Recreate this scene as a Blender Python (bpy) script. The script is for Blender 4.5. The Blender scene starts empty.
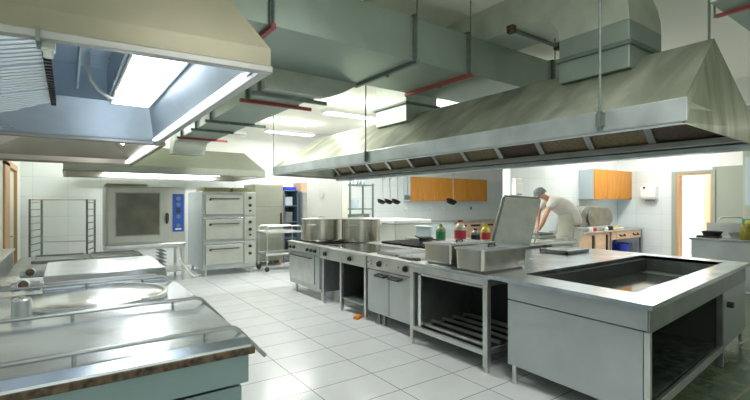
import bpy, bmesh, math, random
from mathutils import Vector, Matrix
random.seed(4)
C = bpy.context.scene.collection
PI = math.pi
R = math.radians

# ------------------------------------------------------------------ materials
def newmat(name):
    m = bpy.data.materials.new(name); m.use_nodes = True
    nt = m.node_tree; b = nt.nodes['Principled BSDF']
    return m, nt, b

def plain(name, col, rough=.5, metal=0.0, vary=0.0, scale=8, spec=None, bump=0.0, stretch=None, coat=0):
    m, nt, b = newmat(name)
    b.inputs['Base Color'].default_value = (*col, 1)
    b.inputs['Roughness'].default_value = rough
    b.inputs['Metallic'].default_value = metal
    if spec is not None: b.inputs['Specular IOR Level'].default_value = spec
    if coat: b.inputs['Coat Weight'].default_value = coat
    if vary or bump:
        tc = nt.nodes.new('ShaderNodeTexCoord'); mp = nt.nodes.new('ShaderNodeMapping')
        if stretch: mp.inputs['Scale'].default_value = stretch
        n = nt.nodes.new('ShaderNodeTexNoise'); n.inputs['Scale'].default_value = scale
        n.inputs['Detail'].default_value = 5
        nt.links.new(tc.outputs['Object'], mp.inputs[0]); nt.links.new(mp.outputs[0], n.inputs['Vector'])
        if vary:
            cr = nt.nodes.new('ShaderNodeValToRGB')
            cr.color_ramp.elements[0].position = .3; cr.color_ramp.elements[1].position = .7
            cr.color_ramp.elements[0].color = (*[max(0, c*(1-vary)) for c in col], 1)
            cr.color_ramp.elements[1].color = (*[min(1, c*(1+vary)) for c in col], 1)
            nt.links.new(n.outputs['Fac'], cr.inputs[0]); nt.links.new(cr.outputs[0], b.inputs['Base Color'])
            mr = nt.nodes.new('ShaderNodeMapRange')
            mr.inputs['To Min'].default_value = max(.03, rough*.75); mr.inputs['To Max'].default_value = min(1, rough*1.3)
            nt.links.new(n.outputs['Fac'], mr.inputs['Value']); nt.links.new(mr.outputs[0], b.inputs['Roughness'])
        if bump:
            bp = nt.nodes.new('ShaderNodeBump'); bp.inputs['Strength'].default_value = bump; bp.inputs['Distance'].default_value = .01
            nt.links.new(n.outputs['Fac'], bp.inputs['Height']); nt.links.new(bp.outputs[0], b.inputs['Normal'])
    return m

def emit(name, col, s):
    m, nt, b = newmat(name)
    b.inputs['Base Color'].default_value = (*col, 1)
    b.inputs['Emission Color'].default_value = (*col, 1); b.inputs['Emission Strength'].default_value = s
    return m

def tiles(name, c1, c2, grout, w, h, plane, off=(0, 0), mortar=.006, rough=.25, mottled=0, bumpy=.15, c3=None):
    m, nt, b = newmat(name)
    tc = nt.nodes.new('ShaderNodeTexCoord'); sp = nt.nodes.new('ShaderNodeSeparateXYZ'); cb = nt.nodes.new('ShaderNodeCombineXYZ')
    nt.links.new(tc.outputs['Object'], sp.inputs[0])
    for k, (ax, o) in enumerate(zip(plane, off)):
        a = nt.nodes.new('ShaderNodeMath'); a.operation = 'ADD'; a.inputs[1].default_value = 100*(w, h)[k] - o
        nt.links.new(sp.outputs[ax], a.inputs[0]); nt.links.new(a.outputs[0], cb.inputs[k])
    br = nt.nodes.new('ShaderNodeTexBrick'); br.offset = 0; br.squash = 1
    br.inputs['Scale'].default_value = 1; br.inputs['Brick Width'].default_value = w; br.inputs['Row Height'].default_value = h
    br.inputs['Mortar Size'].default_value = mortar; br.inputs['Mortar Smooth'].default_value = .1; br.inputs['Bias'].default_value = 0
    br.inputs['Color1'].default_value = (*c1, 1); br.inputs['Color2'].default_value = (*c2, 1); br.inputs['Mortar'].default_value = (*grout, 1)
    nt.links.new(cb.outputs[0], br.inputs['Vector'])
    out = br.outputs['Color']
    if mottled:
        n = nt.nodes.new('ShaderNodeTexNoise'); n.inputs['Scale'].default_value = 5; n.inputs['Detail'].default_value = 8; n.inputs['Roughness'].default_value = .7
        nt.links.new(tc.outputs['Object'], n.inputs['Vector'])
        cr = nt.nodes.new('ShaderNodeValToRGB'); cr.color_ramp.elements[0].position = .35; cr.color_ramp.elements[1].position = .7
        cr.color_ramp.elements[0].color = (*(c3 or (.5, .5, .5)), 1); cr.color_ramp.elements[1].color = (1, 1, 1, 1)
        nt.links.new(n.outputs['Fac'], cr.inputs[0])
        mx = nt.nodes.new('ShaderNodeMixRGB'); mx.blend_type = 'MULTIPLY'; mx.inputs[0].default_value = mottled
        nt.links.new(out, mx.inputs[1]); nt.links.new(cr.outputs[0], mx.inputs[2]); out = mx.outputs[0]
    nt.links.new(out, b.inputs['Base Color'])
    b.inputs['Roughness'].default_value = rough
    bp = nt.nodes.new('ShaderNodeBump'); bp.inputs['Strength'].default_value = bumpy; bp.inputs['Distance'].default_value = .004; bp.invert = True
    nt.links.new(br.outputs['Fac'], bp.inputs['Height']); nt.links.new(bp.outputs[0], b.inputs['Normal'])
    return m

def streaky(name, c1, c2, rough, metal, axis_stretch, scale=3, pos=(.35, .7)):
    m, nt, b = newmat(name)
    tc = nt.nodes.new('ShaderNodeTexCoord'); mp = nt.nodes.new('ShaderNodeMapping'); mp.inputs['Scale'].default_value = axis_stretch
    n = nt.nodes.new('ShaderNodeTexNoise'); n.inputs['Scale'].default_value = scale; n.inputs['Detail'].default_value = 8; n.inputs['Distortion'].default_value = .6
    cr = nt.nodes.new('ShaderNodeValToRGB')
    cr.color_ramp.elements[0].position = pos[0]; cr.color_ramp.elements[1].position = pos[1]
    cr.color_ramp.elements[0].color = (*c1, 1); cr.color_ramp.elements[1].color = (*c2, 1)
    nt.links.new(tc.outputs['Object'], mp.inputs[0]); nt.links.new(mp.outputs[0], n.inputs['Vector'])
    nt.links.new(n.outputs['Fac'], cr.inputs[0]); nt.links.new(cr.outputs[0], b.inputs['Base Color'])
    b.inputs['Roughness'].default_value = rough; b.inputs['Metallic'].default_value = metal
    return m

M = {}
M['steel'] = plain('steel', (.60, .62, .60), .32, .9, .10, 6, stretch=(1, 1, 1))
M['steel_top'] = plain('steel_top', (.64, .70, .76), .24, .95, .16, 5)
M['steel_panel'] = plain('steel_panel', (.46, .50, .51), .34, .75, .06, 4)
M['steel_bright'] = plain('steel_bright', (.75, .78, .80), .2, .95, .08, 9)
M['pot_steel'] = plain('pot_steel', (.62, .60, .54), .22, .95, .06, 9)
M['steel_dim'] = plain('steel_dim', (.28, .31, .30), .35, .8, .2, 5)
M['cabinet_olive'] = plain('cabinet_olive', (.36, .38, .32), .4, .5, .06, 4)
M['oven_steel'] = plain('oven_steel', (.50, .52, .47), .4, .7, .06, 5)
M['duct'] = plain('duct', (.29, .36, .315), .42, .55, .08, 3)
M['duct_pale'] = plain('duct_pale', (.48, .53, .46), .45, .4, .14, 4)
M['flange'] = plain('flange', (.16, .20, .18), .5, .4, .2, 20)
M['beige_steel'] = streaky('beige_steel', (.21, .205, .145), (.28, .27, .20), .33, .6, (1, 1, .35), 2.2)
M['hood_inner'] = plain('hood_inner', (.60, .70, .82), .3, .75, .08, 4)  # stainless lining, blue-white lamplight put into its colour
M['hood_inner_warm'] = plain('hood_inner_warm', (.60, .56, .50), .35, .6, .06, 4)
M['hood_slope'] = streaky('hood_slope', (.29, .32, .25), (.58, .61, .51), .38, .55, (.6, 1.6, .5), 2.4)
M['hood_end'] = streaky('hood_end', (.23, .26, .16), (.60, .63, .50), .32, .6, (3.5, 3.5, .35), 2.0)
M['fascia'] = plain('fascia', (.50, .56, .58), .35, .6, .14, 5)
M['rim_steel'] = plain('rim_steel', (.36, .37, .36), .35, .7, .1, 5)
M['rail'] = plain('rail', (.36, .38, .37), .3, .9)
M['small_hood'] = plain('small_hood', (.38, .41, .35), .4, .6, .06, 3)
M['filter_tan'] = plain('filter_tan', (.26, .21, .13), .55, .4, .25, 40)
M['filter_rust'] = plain('filter_rust', (.12, .095, .07), .55, .4, .25, 40)
M['filter_alu'] = plain('filter_alu', (.82, .88, .95), .28, .8)
M['wet_steel'] = plain('wet_steel', (.42, .46, .42), .08, .9, .25, 7)
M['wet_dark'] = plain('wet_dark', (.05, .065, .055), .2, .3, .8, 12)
M['black'] = plain('black', (.015, .015, .015), .45)
M['black_gloss'] = plain('black_gloss', (.02, .024, .02), .14, .0, .2, 6)
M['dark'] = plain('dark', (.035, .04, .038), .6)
M['grime'] = streaky('grime', (.02, .014, .008), (.16, .11, .06), .6, .2, (3, 3, 3), 9)
M['teal_panel'] = plain('teal_panel', (.20, .28, .28), .4, .5, .05, 4)
M['rubber'] = plain('rubber', (.05, .05, .05), .8)
M['red'] = plain('red_paint', (.32, .06, .05), .5)
M['white_paint'] = plain('white_paint', (.86, .87, .86), .7)
M['ceiling_paint'] = plain('ceiling_paint', (.90, .90, .80), .8)
M['white_gloss'] = plain('white_gloss', (.85, .86, .84), .3)
M['off_white'] = plain('off_white', (.72, .76, .70), .5)
M['wood_orange'] = streaky('wood_orange', (.52, .20, .015), (.64, .28, .03), .42, 0, (1, 1, .12), 14)
M['wood_pale'] = streaky('wood_pale', (.68, .46, .30), (.80, .58, .40), .5, 0, (.3, .3, 1), 9)
M['wood_frame'] = streaky('wood_frame', (.55, .33, .16), (.66, .43, .24), .5, 0, (1, 1, .12), 9)
M['cab_grey'] = plain('cab_grey', (.55, .64, .68), .5)
M['pale_blue'] = plain('pale_blue', (.50, .60, .66), .5)
M['shelf_blue'] = plain('shelf_blue', (.17, .25, .33), .45, .3)
M['cream_door'] = plain('cream_door', (.62, .64, .52), .6)
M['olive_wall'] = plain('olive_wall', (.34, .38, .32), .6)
M['sage'] = plain('sage', (.40, .43, .36), .7)
M['blue_plastic'] = plain('blue_plastic', (.01, .04, .55), .4)
M['blue_panel'] = plain('blue_panel', (.03, .09, .42), .3)
M['glass_dark'] = plain('glass_dark', (.10, .10, .075), .1, .2, .3, 3, coat=.5)
M['green_label'] = plain('green_label', (.02, .30, .12), .5)
M['red_label'] = plain('red_label', (.55, .04, .07), .5)
M['yellow'] = plain('yellow_plastic', (.60, .55, .05), .45)
M['oil'] = plain('oil', (.16, .14, .01), .15)
M['green_clear'] = plain('green_clear', (.25, .36, .20), .2)
M['clear'] = plain('clear_plastic', (.62, .60, .50), .2)
M['orange'] = plain('orange_plastic', (.8, .25, .02), .5)
M['skin'] = plain('skin', (.60, .33, .20), .55)
M['shirt'] = plain('shirt', (.62, .60, .55), .85, 0, .05, 8, bump=.3)
M['trousers'] = plain('trousers', (.60, .60, .54), .85, 0, .05, 8, bump=.3)
M['apron'] = plain('apron', (.42, .43, .36), .85)
M['cap'] = plain('cap', (.14, .16, .17), .8, 0, .3, 30)
M['lamp'] = emit('lamp_diffuser', (.93, .97, 1), 5)
M['tube'] = emit('tube_light', (1, 1, .95), 9)
M['cardboard'] = plain('cardboard', (.55, .38, .26), .8)
M['khaki_tray'] = plain('khaki_tray', (.40, .42, .24), .5, .3, .3, 20)
M['floor'] = tiles('floor_tiles', (.80, .83, .84), (.76, .80, .82), (.30, .33, .34), .61, .42, ('X', 'Y'), (2.27, 3.25), .005, .20, .35, .15, (.80, .82, .84))
M['floor_green'] = tiles('green_stone_tiles', (.09, .14, .085), (.12, .17, .10), (.26, .20, .10), .61, .42, ('X', 'Y'), (2.27, 3.25), .007, .25, .9, .15, (.25, .3, .25))
M['wt_y'] = tiles('wall_tiles_back', (.76, .81, .81), (.72, .78, .78), (.60, .65, .66), .6, .42, ('X', 'Z'), (0, 0), .005, .3)
M['wt_x'] = tiles('wall_tiles_side', (.74, .79, .79), (.70, .76, .77), (.58, .63, .64), .6, .42, ('Y', 'Z'), (0, 0), .005, .3)

# ------------------------------------------------------------------ mesh builder
class MB:
    def __init__(s): s.b = bmesh.new()
    def box(s, x0, x1, y0, y1, z0, z1, rot=0, piv=None):
        vs = [s.b.verts.new(Vector((x, y, z))) for x in (x0, x1) for y in (y0, y1) for z in (z0, z1)]
        for f in ((0, 1, 3, 2), (4, 6, 7, 5), (0, 4, 5, 1), (2, 3, 7, 6), (0, 2, 6, 4), (1, 5, 7, 3)):
            s.b.faces.new([vs[i] for i in f])
        if rot:
            p = Vector(piv) if piv else Vector(((x0+x1)/2, (y0+y1)/2, (z0+z1)/2))
            bmesh.ops.rotate(s.b, verts=vs, cent=p, matrix=Matrix.Rotation(rot, 3, 'Z'))
        return s
    def bar(s, a, b, w, h=None):              # rectangular bar between two points
        a, b = Vector(a), Vector(b); h = h or w
        d = (b-a).normalized(); up = Vector((0, 0, 1)) if abs(d.z) < .95 else Vector((1, 0, 0))
        n = d.cross(up).normalized(); u = n.cross(d)
        vs = [s.b.verts.new(p + n*i*w/2 + u*j*h/2) for p in (a, b) for i, j in ((-1, -1), (1, -1), (1, 1), (-1, 1))]
        for f in ((3, 2, 1, 0), (4, 5, 6, 7), (0, 1, 5, 4), (1, 2, 6, 5), (2, 3, 7, 6), (3, 0, 4, 7)):
            s.b.faces.new([vs[i] for i in f])
        return s
    def tube(s, pts, r, n=10):
        pts = [Vector(p) for p in pts]; rings = []
        prev = None
        for i, p in enumerate(pts):
            d = (pts[min(i+1, len(pts)-1)] - pts[max(i-1, 0)]).normalized()
            if prev is None:
                up = Vector((0, 0, 1)) if abs(d.z) < .9 else Vector((1, 0, 0)); nn = d.cross(up).normalized()
            else:
                nn = (prev - d*prev.dot(d)).normalized()
            prev = nn; u = d.cross(nn); rr = r[i] if isinstance(r, (list, tuple)) else r
            rings.append([s.b.verts.new(p + (nn*math.cos(2*PI*k/n) + u*math.sin(2*PI*k/n))*rr) for k in range(n)])
        for a, b in zip(rings, rings[1:]):
            for k in range(n): s.b.faces.new((a[k], a[(k+1) % n], b[(k+1) % n], b[k]))
        s.b.faces.new(rings[0][::-1]); s.b.faces.new(rings[-1])
        return s
    def cyl(s, x, y, z0, z1, r, n=24): return s.tube([(x, y, z0), (x, y, z1)], r, n)
    def lathe(s, prof, c=(0, 0, 0), n=40, mat=None):   # prof: (r, z) closed with caps where r = 0
        c = Vector(c); rings = []
        for r, z in prof:
            if r < 1e-6: rings.append([s.b.verts.new((mat @ Vector((0, 0, z)) if mat else Vector((0, 0, z))) + c)])
            else:
                ring = []
                for k in range(n):
                    v = Vector((r*math.cos(2*PI*k/n), r*math.sin(2*PI*k/n), z))
                    ring.append(s.b.verts.new((mat @ v if mat else v) + c))
                rings.append(ring)
        for a, b in zip(rings, rings[1:]):
            for k in range(n):
                k2 = (k+1) % n
                if len(a) == 1 and len(b) == 1: continue
                if len(a) == 1: s.b.faces.new((a[0], b[k2], b[k]))
                elif len(b) == 1: s.b.faces.new((a[k], a[k2], b[0]))
                else: s.b.faces.new((a[k], a[k2], b[k2], b[k]))
        return s
    def torus(s, c, R0, r, n=40, m=8, mat=None, a0=0, a1=2*PI):
        c = Vector(c); full = abs(a1-a0-2*PI) < 1e-6; pts = []
        cnt = n if full else n+1
        rings = []
        for i in range(cnt):
            a = a0 + (a1-a0)*i/n; ring = []
            for k in range(m):
                q = 2*PI*k/m
                v = Vector(((R0+r*math.cos(q))*math.cos(a), (R0+r*math.cos(q))*math.sin(a), r*math.sin(q)))
                ring.append(s.b.verts.new((mat @ v if mat else v)+c))
            rings.append(ring)
        for i in range(n if full else n):
            a, b = rings[i], rings[(i+1) % cnt]
            for k in range(m): s.b.faces.new((a[k], b[k], b[(k+1) % m], a[(k+1) % m]))
        return s
    def prism(s, poly, axis, lo, hi):        # poly: 2-D outline in the other two axes
        def P(u, v, w):
            return {'x': (w, u, v), 'y': (u, w, v), 'z': (u, v, w)}[axis]
        a = [s.b.verts.new(P(u, v, lo)) for u, v in poly]; b = [s.b.verts.new(P(u, v, hi)) for u, v in poly]
        n = len(poly)
        s.b.faces.new(a); s.b.faces.new(b[::-1])
        for k in range(n): s.b.faces.new((a[k], b[k], b[(k+1) % n], a[(k+1) % n]))
        return s
    def quad(s, *pts):
        s.b.faces.new([s.b.verts.new(p) for p in pts]); return s
    def slab(s, pts, t):                     # quad with thickness along its normal
        pts = [Vector(p) for p in pts]; n = (pts[1]-pts[0]).cross(pts[2]-pts[0]).normalized()*t
        a = [s.b.verts.new(p) for p in pts]; b = [s.b.verts.new(p+n) for p in pts]; k = len(pts)
        s.b.faces.new(a[::-1]); s.b.faces.new(b)
        for i in range(k): s.b.faces.new((a[i], a[(i+1) % k], b[(i+1) % k], b[i]))
        return s
    def shear(s, fn):
        for v in s.b.verts: v.co = Vector(fn(*v.co))
        return s
    def build(s, name, mat, parent=None, bevel=0, smooth=False, loc=None):
        bmesh.ops.recalc_face_normals(s.b, faces=s.b.faces)
        me = bpy.data.meshes.new(name)
        off = Vector((0, 0, 0))
        if parent is not None and not parent.get('_local'):
            p = parent
            while p: off += p.location; p = p.parent
        elif loc is not None: off = Vector(loc)
        if off.length: bmesh.ops.translate(s.b, verts=s.b.verts, vec=-off)
        if smooth:
            for f in s.b.faces: f.smooth = True
            for e in s.b.edges:
                if len(e.link_faces) == 2 and e.calc_face_angle(0) > R(35): e.smooth = False
        s.b.to_mesh(me); s.b.free()
        me.materials.append(M[mat] if isinstance(mat, str) else mat)
        o = bpy.data.objects.new(name, me); C.objects.link(o)
        if parent is not None: o.parent = parent
        elif loc is not None: o.location = loc
        if bevel:
            bv = o.modifiers.new('bevel', 'BEVEL'); bv.width = bevel; bv.segments = 2; bv.limit_method = 'ANGLE'; bv.angle_limit = R(40)
        return o

def thing(name, label, cat, loc=(0, 0, 0), group=None, rotz=0, local=False):
    o = bpy.data.objects.new(name, None); C.objects.link(o); o.location = loc; o.rotation_euler = (0, 0, rotz)
    o.empty_display_size = .1
    o['label'] = label; o['category'] = cat
    if group: o['group'] = group
    if local: o['_local'] = 1
    return o
def tag(o, label, cat, group=None, kind=None):
    if label: o['label'] = label
    if cat: o['category'] = cat
    if group: o['group'] = group
    if kind: o['kind'] = kind
    return o
def struct(name, mb, mat, parent=None, bevel=0):
    o = mb.build(name, mat, parent, bevel)
    if parent is None: o['kind'] = 'structure'
    return o
def dup(root, loc, label=None, rotz=None):
    def cp(o, par):
        c = o.copy(); C.objects.link(c)
        if par is not None: c.parent = par
        for ch in list(o.children): cp(ch, c)
        return c
    r = cp(root, None); r.location = loc
    if label: r['label'] = label
    if rotz is not None: r.rotation_euler = (0, 0, rotz)
    return r
def arc(cx, cy, r, a0, a1, n):
    return [(cx + r*math.cos(R(a0+(a1-a0)*i/n)), cy + r*math.sin(R(a0+(a1-a0)*i/n))) for i in range(n+1)]

CEIL = 3.6; XL = -.8; XR = 12.4; YB = 11.5; YF = -3.0; YP = 5.9; XP = 7.75

# ------------------------------------------------------------------ the setting
fl = MB().box(XL, 15.5, YF, YB, -.1, 0)
fl = struct('floor', fl, 'floor')
fl.data.materials.append(M['floor_green'])
# the green stone area right of the island front is its own slab level with the white tiles
g = struct('floor', MB().box(3.5, 9.5, -2.9, 2.55, -.02, .002), 'floor_green')
struct('ceiling', MB().box(XL-.2, 15.5, YF, YB+.2, CEIL, CEIL+.1), 'ceiling_paint')
def wall(name, b, lo_mat, tile_top=2.4):
    x0, x1, y0, y1 = b
    o = struct(name, MB().box(x0, x1, y0, y1, 0, tile_top), lo_mat)
    struct(name, MB().box(x0, x1, y0, y1, tile_top, CEIL), 'white_paint')
wall('wall_back', (XL-.2, 15.6, YB, YB+.2), 'wt_y')
wall('wall_right', (15.4, 15.6, 7.5, YB), 'wt_x')
wall('wall_left', (XL-.2, XL, YF, 8.55), 'off_white', 2.4)
struct('wall_left', MB().box(XL-.2, XL, 10.45, YB, 0, CEIL), 'off_white')
struct('wall_left', MB().box(XL-.2, XL, 8.55, 10.45, 2.2, CEIL), 'off_white')
wall('wall_inner', (XP, XR+.2, YP, YP+.2), 'wt_y')
# right wall with its doorway
struct('wall_right', MB().box(XR, XR+.2, 4.46, YP, 0, 2.4), 'wt_x')
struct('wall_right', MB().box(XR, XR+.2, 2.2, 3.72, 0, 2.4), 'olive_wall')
struct('wall_right', MB().box(XR, XR+.2, YF, 2.2, 0, 2.4), 'sage')
struct('wall_right', MB().box(XR, XR+.2, 3.72, 4.46, 2.275, 2.4), 'wt_x')
struct('wall_right', MB().box(XR, XR+.2, 3.0, YP, 2.4, CEIL), 'white_paint')
struct('wall_right', MB().box(XR, XR+.2, YF, 3.0, 2.4, CEIL), 'sage')
struct('wall_front', MB().box(XL-.2, XR+.2, YF-.2, YF, 0, CEIL), 'off_white')
# passage seen through the doorway
struct('wall_passage', MB().box(15.2, 15.4, 2.5, 7.5, 0, CEIL), 'wt_x')
struct('wall_passage', MB().box(XR+.2, 15.2, 7.3, 7.5, 0, CEIL), 'wt_y')
struct('wall_passage', MB().box(XR+.2, 15.2, 2.5, 2.7, 0, CEIL), 'wt_y')
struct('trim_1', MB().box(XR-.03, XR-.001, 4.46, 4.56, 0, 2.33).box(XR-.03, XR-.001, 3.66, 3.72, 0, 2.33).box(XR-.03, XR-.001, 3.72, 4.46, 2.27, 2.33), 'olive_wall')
struct('trim_2', MB().box(XR-.01, XR+.2, 4.40, 4.46, 0, 2.27).box(XR-.01, XR+.2, 3.722, 3.76, 0, 2.27).box(XR-.01, XR+.2, 3.76, 4.40, 2.22, 2.27), 'wood_frame')
d = struct('door_1', MB().box(XR+.22, XR+.98, 3.72, 3.76, .01, 2.22, rot=R(34), piv=(XR+.24, 3.74, 1)), 'wood_frame')
MB().tube([(XR+.80, 4.16, 1.0), (XR+.76, 4.21, 1.0), (XR+.67, 4.15, 1.0)], .011).build('door_handle', 'steel', d)
# door on the left wall
d = struct('door_2', MB().box(XL-.06, XL-.02, 9.22, 10.40, .01, 2.14), 'cream_door')
MB().tube([(XL-.03, 9.36, 1.0), (XL+.05, 9.36, 1.0), (XL+.05, 9.52, 1.0)], .012).box(XL-.03, XL-.005, 9.33, 9.39, .86, 1.08).build('door_handle', 'steel', d)
struct('trim_3', MB().box(XL-.1, XL+.03, 8.55, 9.2, 0, 2.2).box(XL-.1, XL+.03, 10.4, 10.5, 0, 2.2).box(XL-.1, XL+.03, 8.55, 10.5, 2.14, 2.24), 'wood_frame', bevel=.005)
struct('baseboard_back', MB().box(XL, XP, YB-.012, YB, 0, .1), 'off_white')
# column beside the sink with its hanging pale cupboard
struct('trim_4', MB().box(11.7, XR, 1.5, 2.98, 0, CEIL), 'sage')
# header beam crossing under the ceiling above the left aisle
struct('trim_5', MB().box(3.05, 3.2, 4.6, YB, 3.42, CEIL), 'ceiling_paint')
struct('trim_6', MB().box(9.0, 9.3, YF, YP, 3.2, CEIL), 'white_paint')

# ------------------------------------------------------------------ ceiling lamps
def ceiling_lamp(x, y, lab, L=1.3, along='x', z=CEIL-.22):
    t = thing('ceiling_light', lab, 'ceiling light', (x, y, z), 'fluorescent ceiling lights')
    a, b = (L/2, .14) if along == 'x' else (.14, L/2)
    MB().box(x-a, x+a, y-b, y+b, z-.07, z).build('housing', 'white_gloss', t, .005)
    MB().box(x-a+.03, x+a-.03, y-b+.03, y+b-.03, z-.085, z-.065).build('diffuser', 'tube', t)
    for q in (-.4, .4):
        MB().cyl(x+(q if along == 'x' else 0), y+(q if along != 'x' else 0), z, CEIL, .006, 8).build('suspension_rod', 'steel', t)
    return t
def area(x, y, z, sx, sy, power, rot=(0, 0, 0), col=(1, .99, .95)):
    l = bpy.data.lights.new('light', 'AREA'); l.shape = 'RECTANGLE'; l.size = sx; l.size_y = sy; l.energy = power; l.color = col
    o = bpy.data.objects.new('light', l); C.objects.link(o); o.location = (x, y, z); o.rotation_euler = rot
    return o
LAMPS = [(4.7, 7.4, 'bright fluorescent ceiling light above the far end of the long extractor hood', 'x', 105),
         (1.0, 10.3, 'fluorescent ceiling light above the combi oven against the back wall', 'x', 120),
         (4.6, 10.2, 'fluorescent ceiling light above the stainless upright cabinet by the back wall', 'x', 85),
         (7.0, 9.2, 'fluorescent ceiling light in front of the orange wall cupboards', 'x', 95),
         (2.4, 6.2, 'fluorescent ceiling light above the tiled aisle beside the lengthways duct', 'y', 125),
         (6.2, 6.4, 'fluorescent ceiling light above the table of bottles', 'y', 85),
         (9.9, 4.6, 'fluorescent ceiling light above the wooden bench', 'x', 62),
         (11.0, 4.4, 'fluorescent ceiling light nearest the white towel dispenser', 'x', 62),
         (10.8, -1.2, 'fluorescent ceiling light above the corner sink', 'x', 30),
         (7.0, 3.2, 'fluorescent ceiling light behind the long hood on the side of the cook', 'x', 42),
         (1.9, .9, 'fluorescent ceiling light above the near aisle', 'y', 48),
         (.6, -1.6, 'added fluorescent fill light behind the viewer', 'x', 60),  # this lamp and the next are unseen, added as fill
         (4.6, -1.6, 'added fluorescent fill light right behind the viewer', 'x', 40)]
for x, y, lab, al, pw in LAMPS:
    ceiling_lamp(x, y, lab, along=al)
    area(x, y, CEIL-.31, *((1.24, .22) if al == 'x' else (.22, 1.24)), pw)
    area(x, y, CEIL-.215, *((1.24, .22) if al == 'x' else (.22, 1.24)), pw*.2, rot=(PI, 0, 0))  # uplight added over each lamp to brighten the ceiling
ceiling_lamp(13.8, 4.8, 'fluorescent ceiling light in the passage beyond the doorway')
area(13.8, 4.8, CEIL-.31, 1.24, .22, 420, col=(1, .98, .92))

# ------------------------------------------------------------------ left extractor hoods
def canopy(t, x0, x1, y0, y1, z0, lip, tx0, tx1, ty0, ty1, z1, outer, inner, th=.012, rim='rim_steel', fn=None):
    zz = z0+lip
    o = MB()
    A = [(x0, y0), (x1, y0), (x1, y1), (x0, y1)]; B = [(tx0, ty0), (tx1, ty0), (tx1, ty1), (tx0, ty1)]
    for k in range(4):
        a, b = A[k], A[(k+1) % 4]; c, d = B[(k+1) % 4], B[k]
        o.quad((*a, z0), (*b, z0), (*b, zz), (*a, zz))
        o.quad((*a, zz), (*b, zz), (*c, z1), (*d, z1))
    o.quad(*[(*p, z1) for p in B])
    bmesh.ops.remove_doubles(o.b, verts=o.b.verts, dist=1e-5)
    if fn: o.shear(fn)
    ob = o.build('canopy', outer, t)
    s = ob.modifiers.new('s', 'SOLIDIFY'); s.thickness = th; s.offset = -1
    ob.data.materials.append(M[inner]); s.material_offset = 1
    r = MB(); w = .03
    e = .006
    r.box(x0-e, x1+e, y0-e, y0+w, z0-.012, z0+.012).box(x0-e, x1+e, y1-w, y1+e, z0-.012, z0+.012).box(x0-e, x0+w, y0+w, y1-w, z0-.012, z0+.012).box(x1-w, x1+e, y0+w, y1-w, z0-.012, z0+.012)
    if fn: r.shear(fn)
    r.build('rim', rim, t, .003)
    return ob

t = thing('extractor_hood', 'large beige steel extractor hood in the top left foreground with lit underside', 'extractor hood', (-.1, 2.7, 2.05))
skew = lambda x, y, z: (x, y + (.60-x)*.093*max(0, (3.9-y)/2.4), z)
canopy(t, -.77, .60, 1.50, 3.92, 2.05, .075, -.62, .20, 1.53, 3.40, 2.56, 'beige_steel', 'hood_inner', fn=skew)
L0 = [(-.735, 1.535, 2.06), (.565, 1.535, 2.06), (.565, 3.885, 2.06), (-.735, 3.885, 2.06)]
L1 = [(-.10, 1.65, 2.25), (.465, 1.65, 2.25), (.465, 3.40, 2.25), (-.10, 3.40, 2.25)]
m = MB()
for k in range(4): m.quad(L0[k], L0[(k+1) % 4], L1[(k+1) % 4], L1[k])
P0 = [(-.10, 1.65), (.215, 1.65), (.215, 3.40), (-.10, 3.40)]
for k in range(4): m.quad((*P0[k], 2.25), (*P0[(k+1) % 4], 2.25), (*P0[(k+1) % 4], 2.46), (*P0[k], 2.46))
m.quad(*[(*p, 2.46) for p in P0]).quad((.215, 1.65, 2.25), (.465, 1.65, 2.25), (.465, 3.40, 2.25), (.215, 3.40, 2.25))
ob = m.shear(skew).build('lining', 'hood_inner', t); q = ob.modifiers.new('s', 'SOLIDIFY'); q.thickness = .003; q.offset = 0
for k in range(3):
    f = MB(); ya = 1.98 + k*.565; yb = ya + .55
    f.slab([(-.72, ya, 2.055), (-.72, yb, 2.055), (-.09, yb, 2.238), (-.09, ya, 2.238)], -.008)
    for j in range(9):
        yy = ya + .03 + j*.06
        f.bar((-.72, yy, 2.046), (-.085, yy, 2.228), .032, .022)
    f.build('baffle_filter', 'filter_alu', t, .003)
m = MB().box(-.082, -.076, 1.98, 3.68, 2.21, 2.25)
for k in range(28): m.box(-.09, -.062, 2.0+k*.06, 2.03+k*.06, 2.20, 2.232)
m.build('filter_rail', 'black', t)
MB().box(.235, .455, 2.12, 3.36, 2.226, 2.244).build('lamp_panel', 'lamp', t)
MB().box(.225, .235, 2.10, 3.38, 2.222, 2.247).box(.455, .463, 2.10, 3.38, 2.222, 2.247).box(.225, .463, 2.10, 2.12, 2.222, 2.247).box(.225, .463, 3.36, 3.38, 2.222, 2.247).build('lamp_frame', 'steel', t)
MB().box(.545, .565, 1.66, 3.80, 2.052, 2.066).build('light_strip', 'lamp', t)
MB().box(.045, .055, 1.70, 3.38, 2.30, 2.455).build('divider', 'hood_inner', t)
MB().box(-.065, -.03, 1.60, 1.64, 2.02, 2.055).cyl(-.048, 1.62, 2.0, 2.025, .013, 14).build('spotlight', 'off_white', t, .004)
MB().box(-.075, -.065, 1.545, 1.63, 2.025, 2.065).build('bracket', 'flange', t)
MB().tube([(.10, 3.1, 2.46), (.10, 3.08, 2.36), (.115, 3.06, 2.29), (.15, 3.05, 2.235), (.20, 3.05, 2.20), (.26, 3.06, 2.185), (.33, 3.08, 2.19), (.37, 3.1, 2.225)], .010, 8).build('hose', 'white_gloss', t, smooth=True)
area(.34, 2.75, 2.215, .2, 1.2, 9, rot=(0, R(0), 0), col=(.88, .95, 1))
t = thing('extractor_hood', 'second steel extractor hood hanging just beyond the large foreground one', 'extractor hood', (-.1, 5.2, 2.05))
canopy(t, -.77, .66, 3.96, 6.45, 2.05, .075, -.10, .24, 4.4, 5.9, 2.50, 'beige_steel', 'hood_inner_warm', rim='beige_steel')
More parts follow.
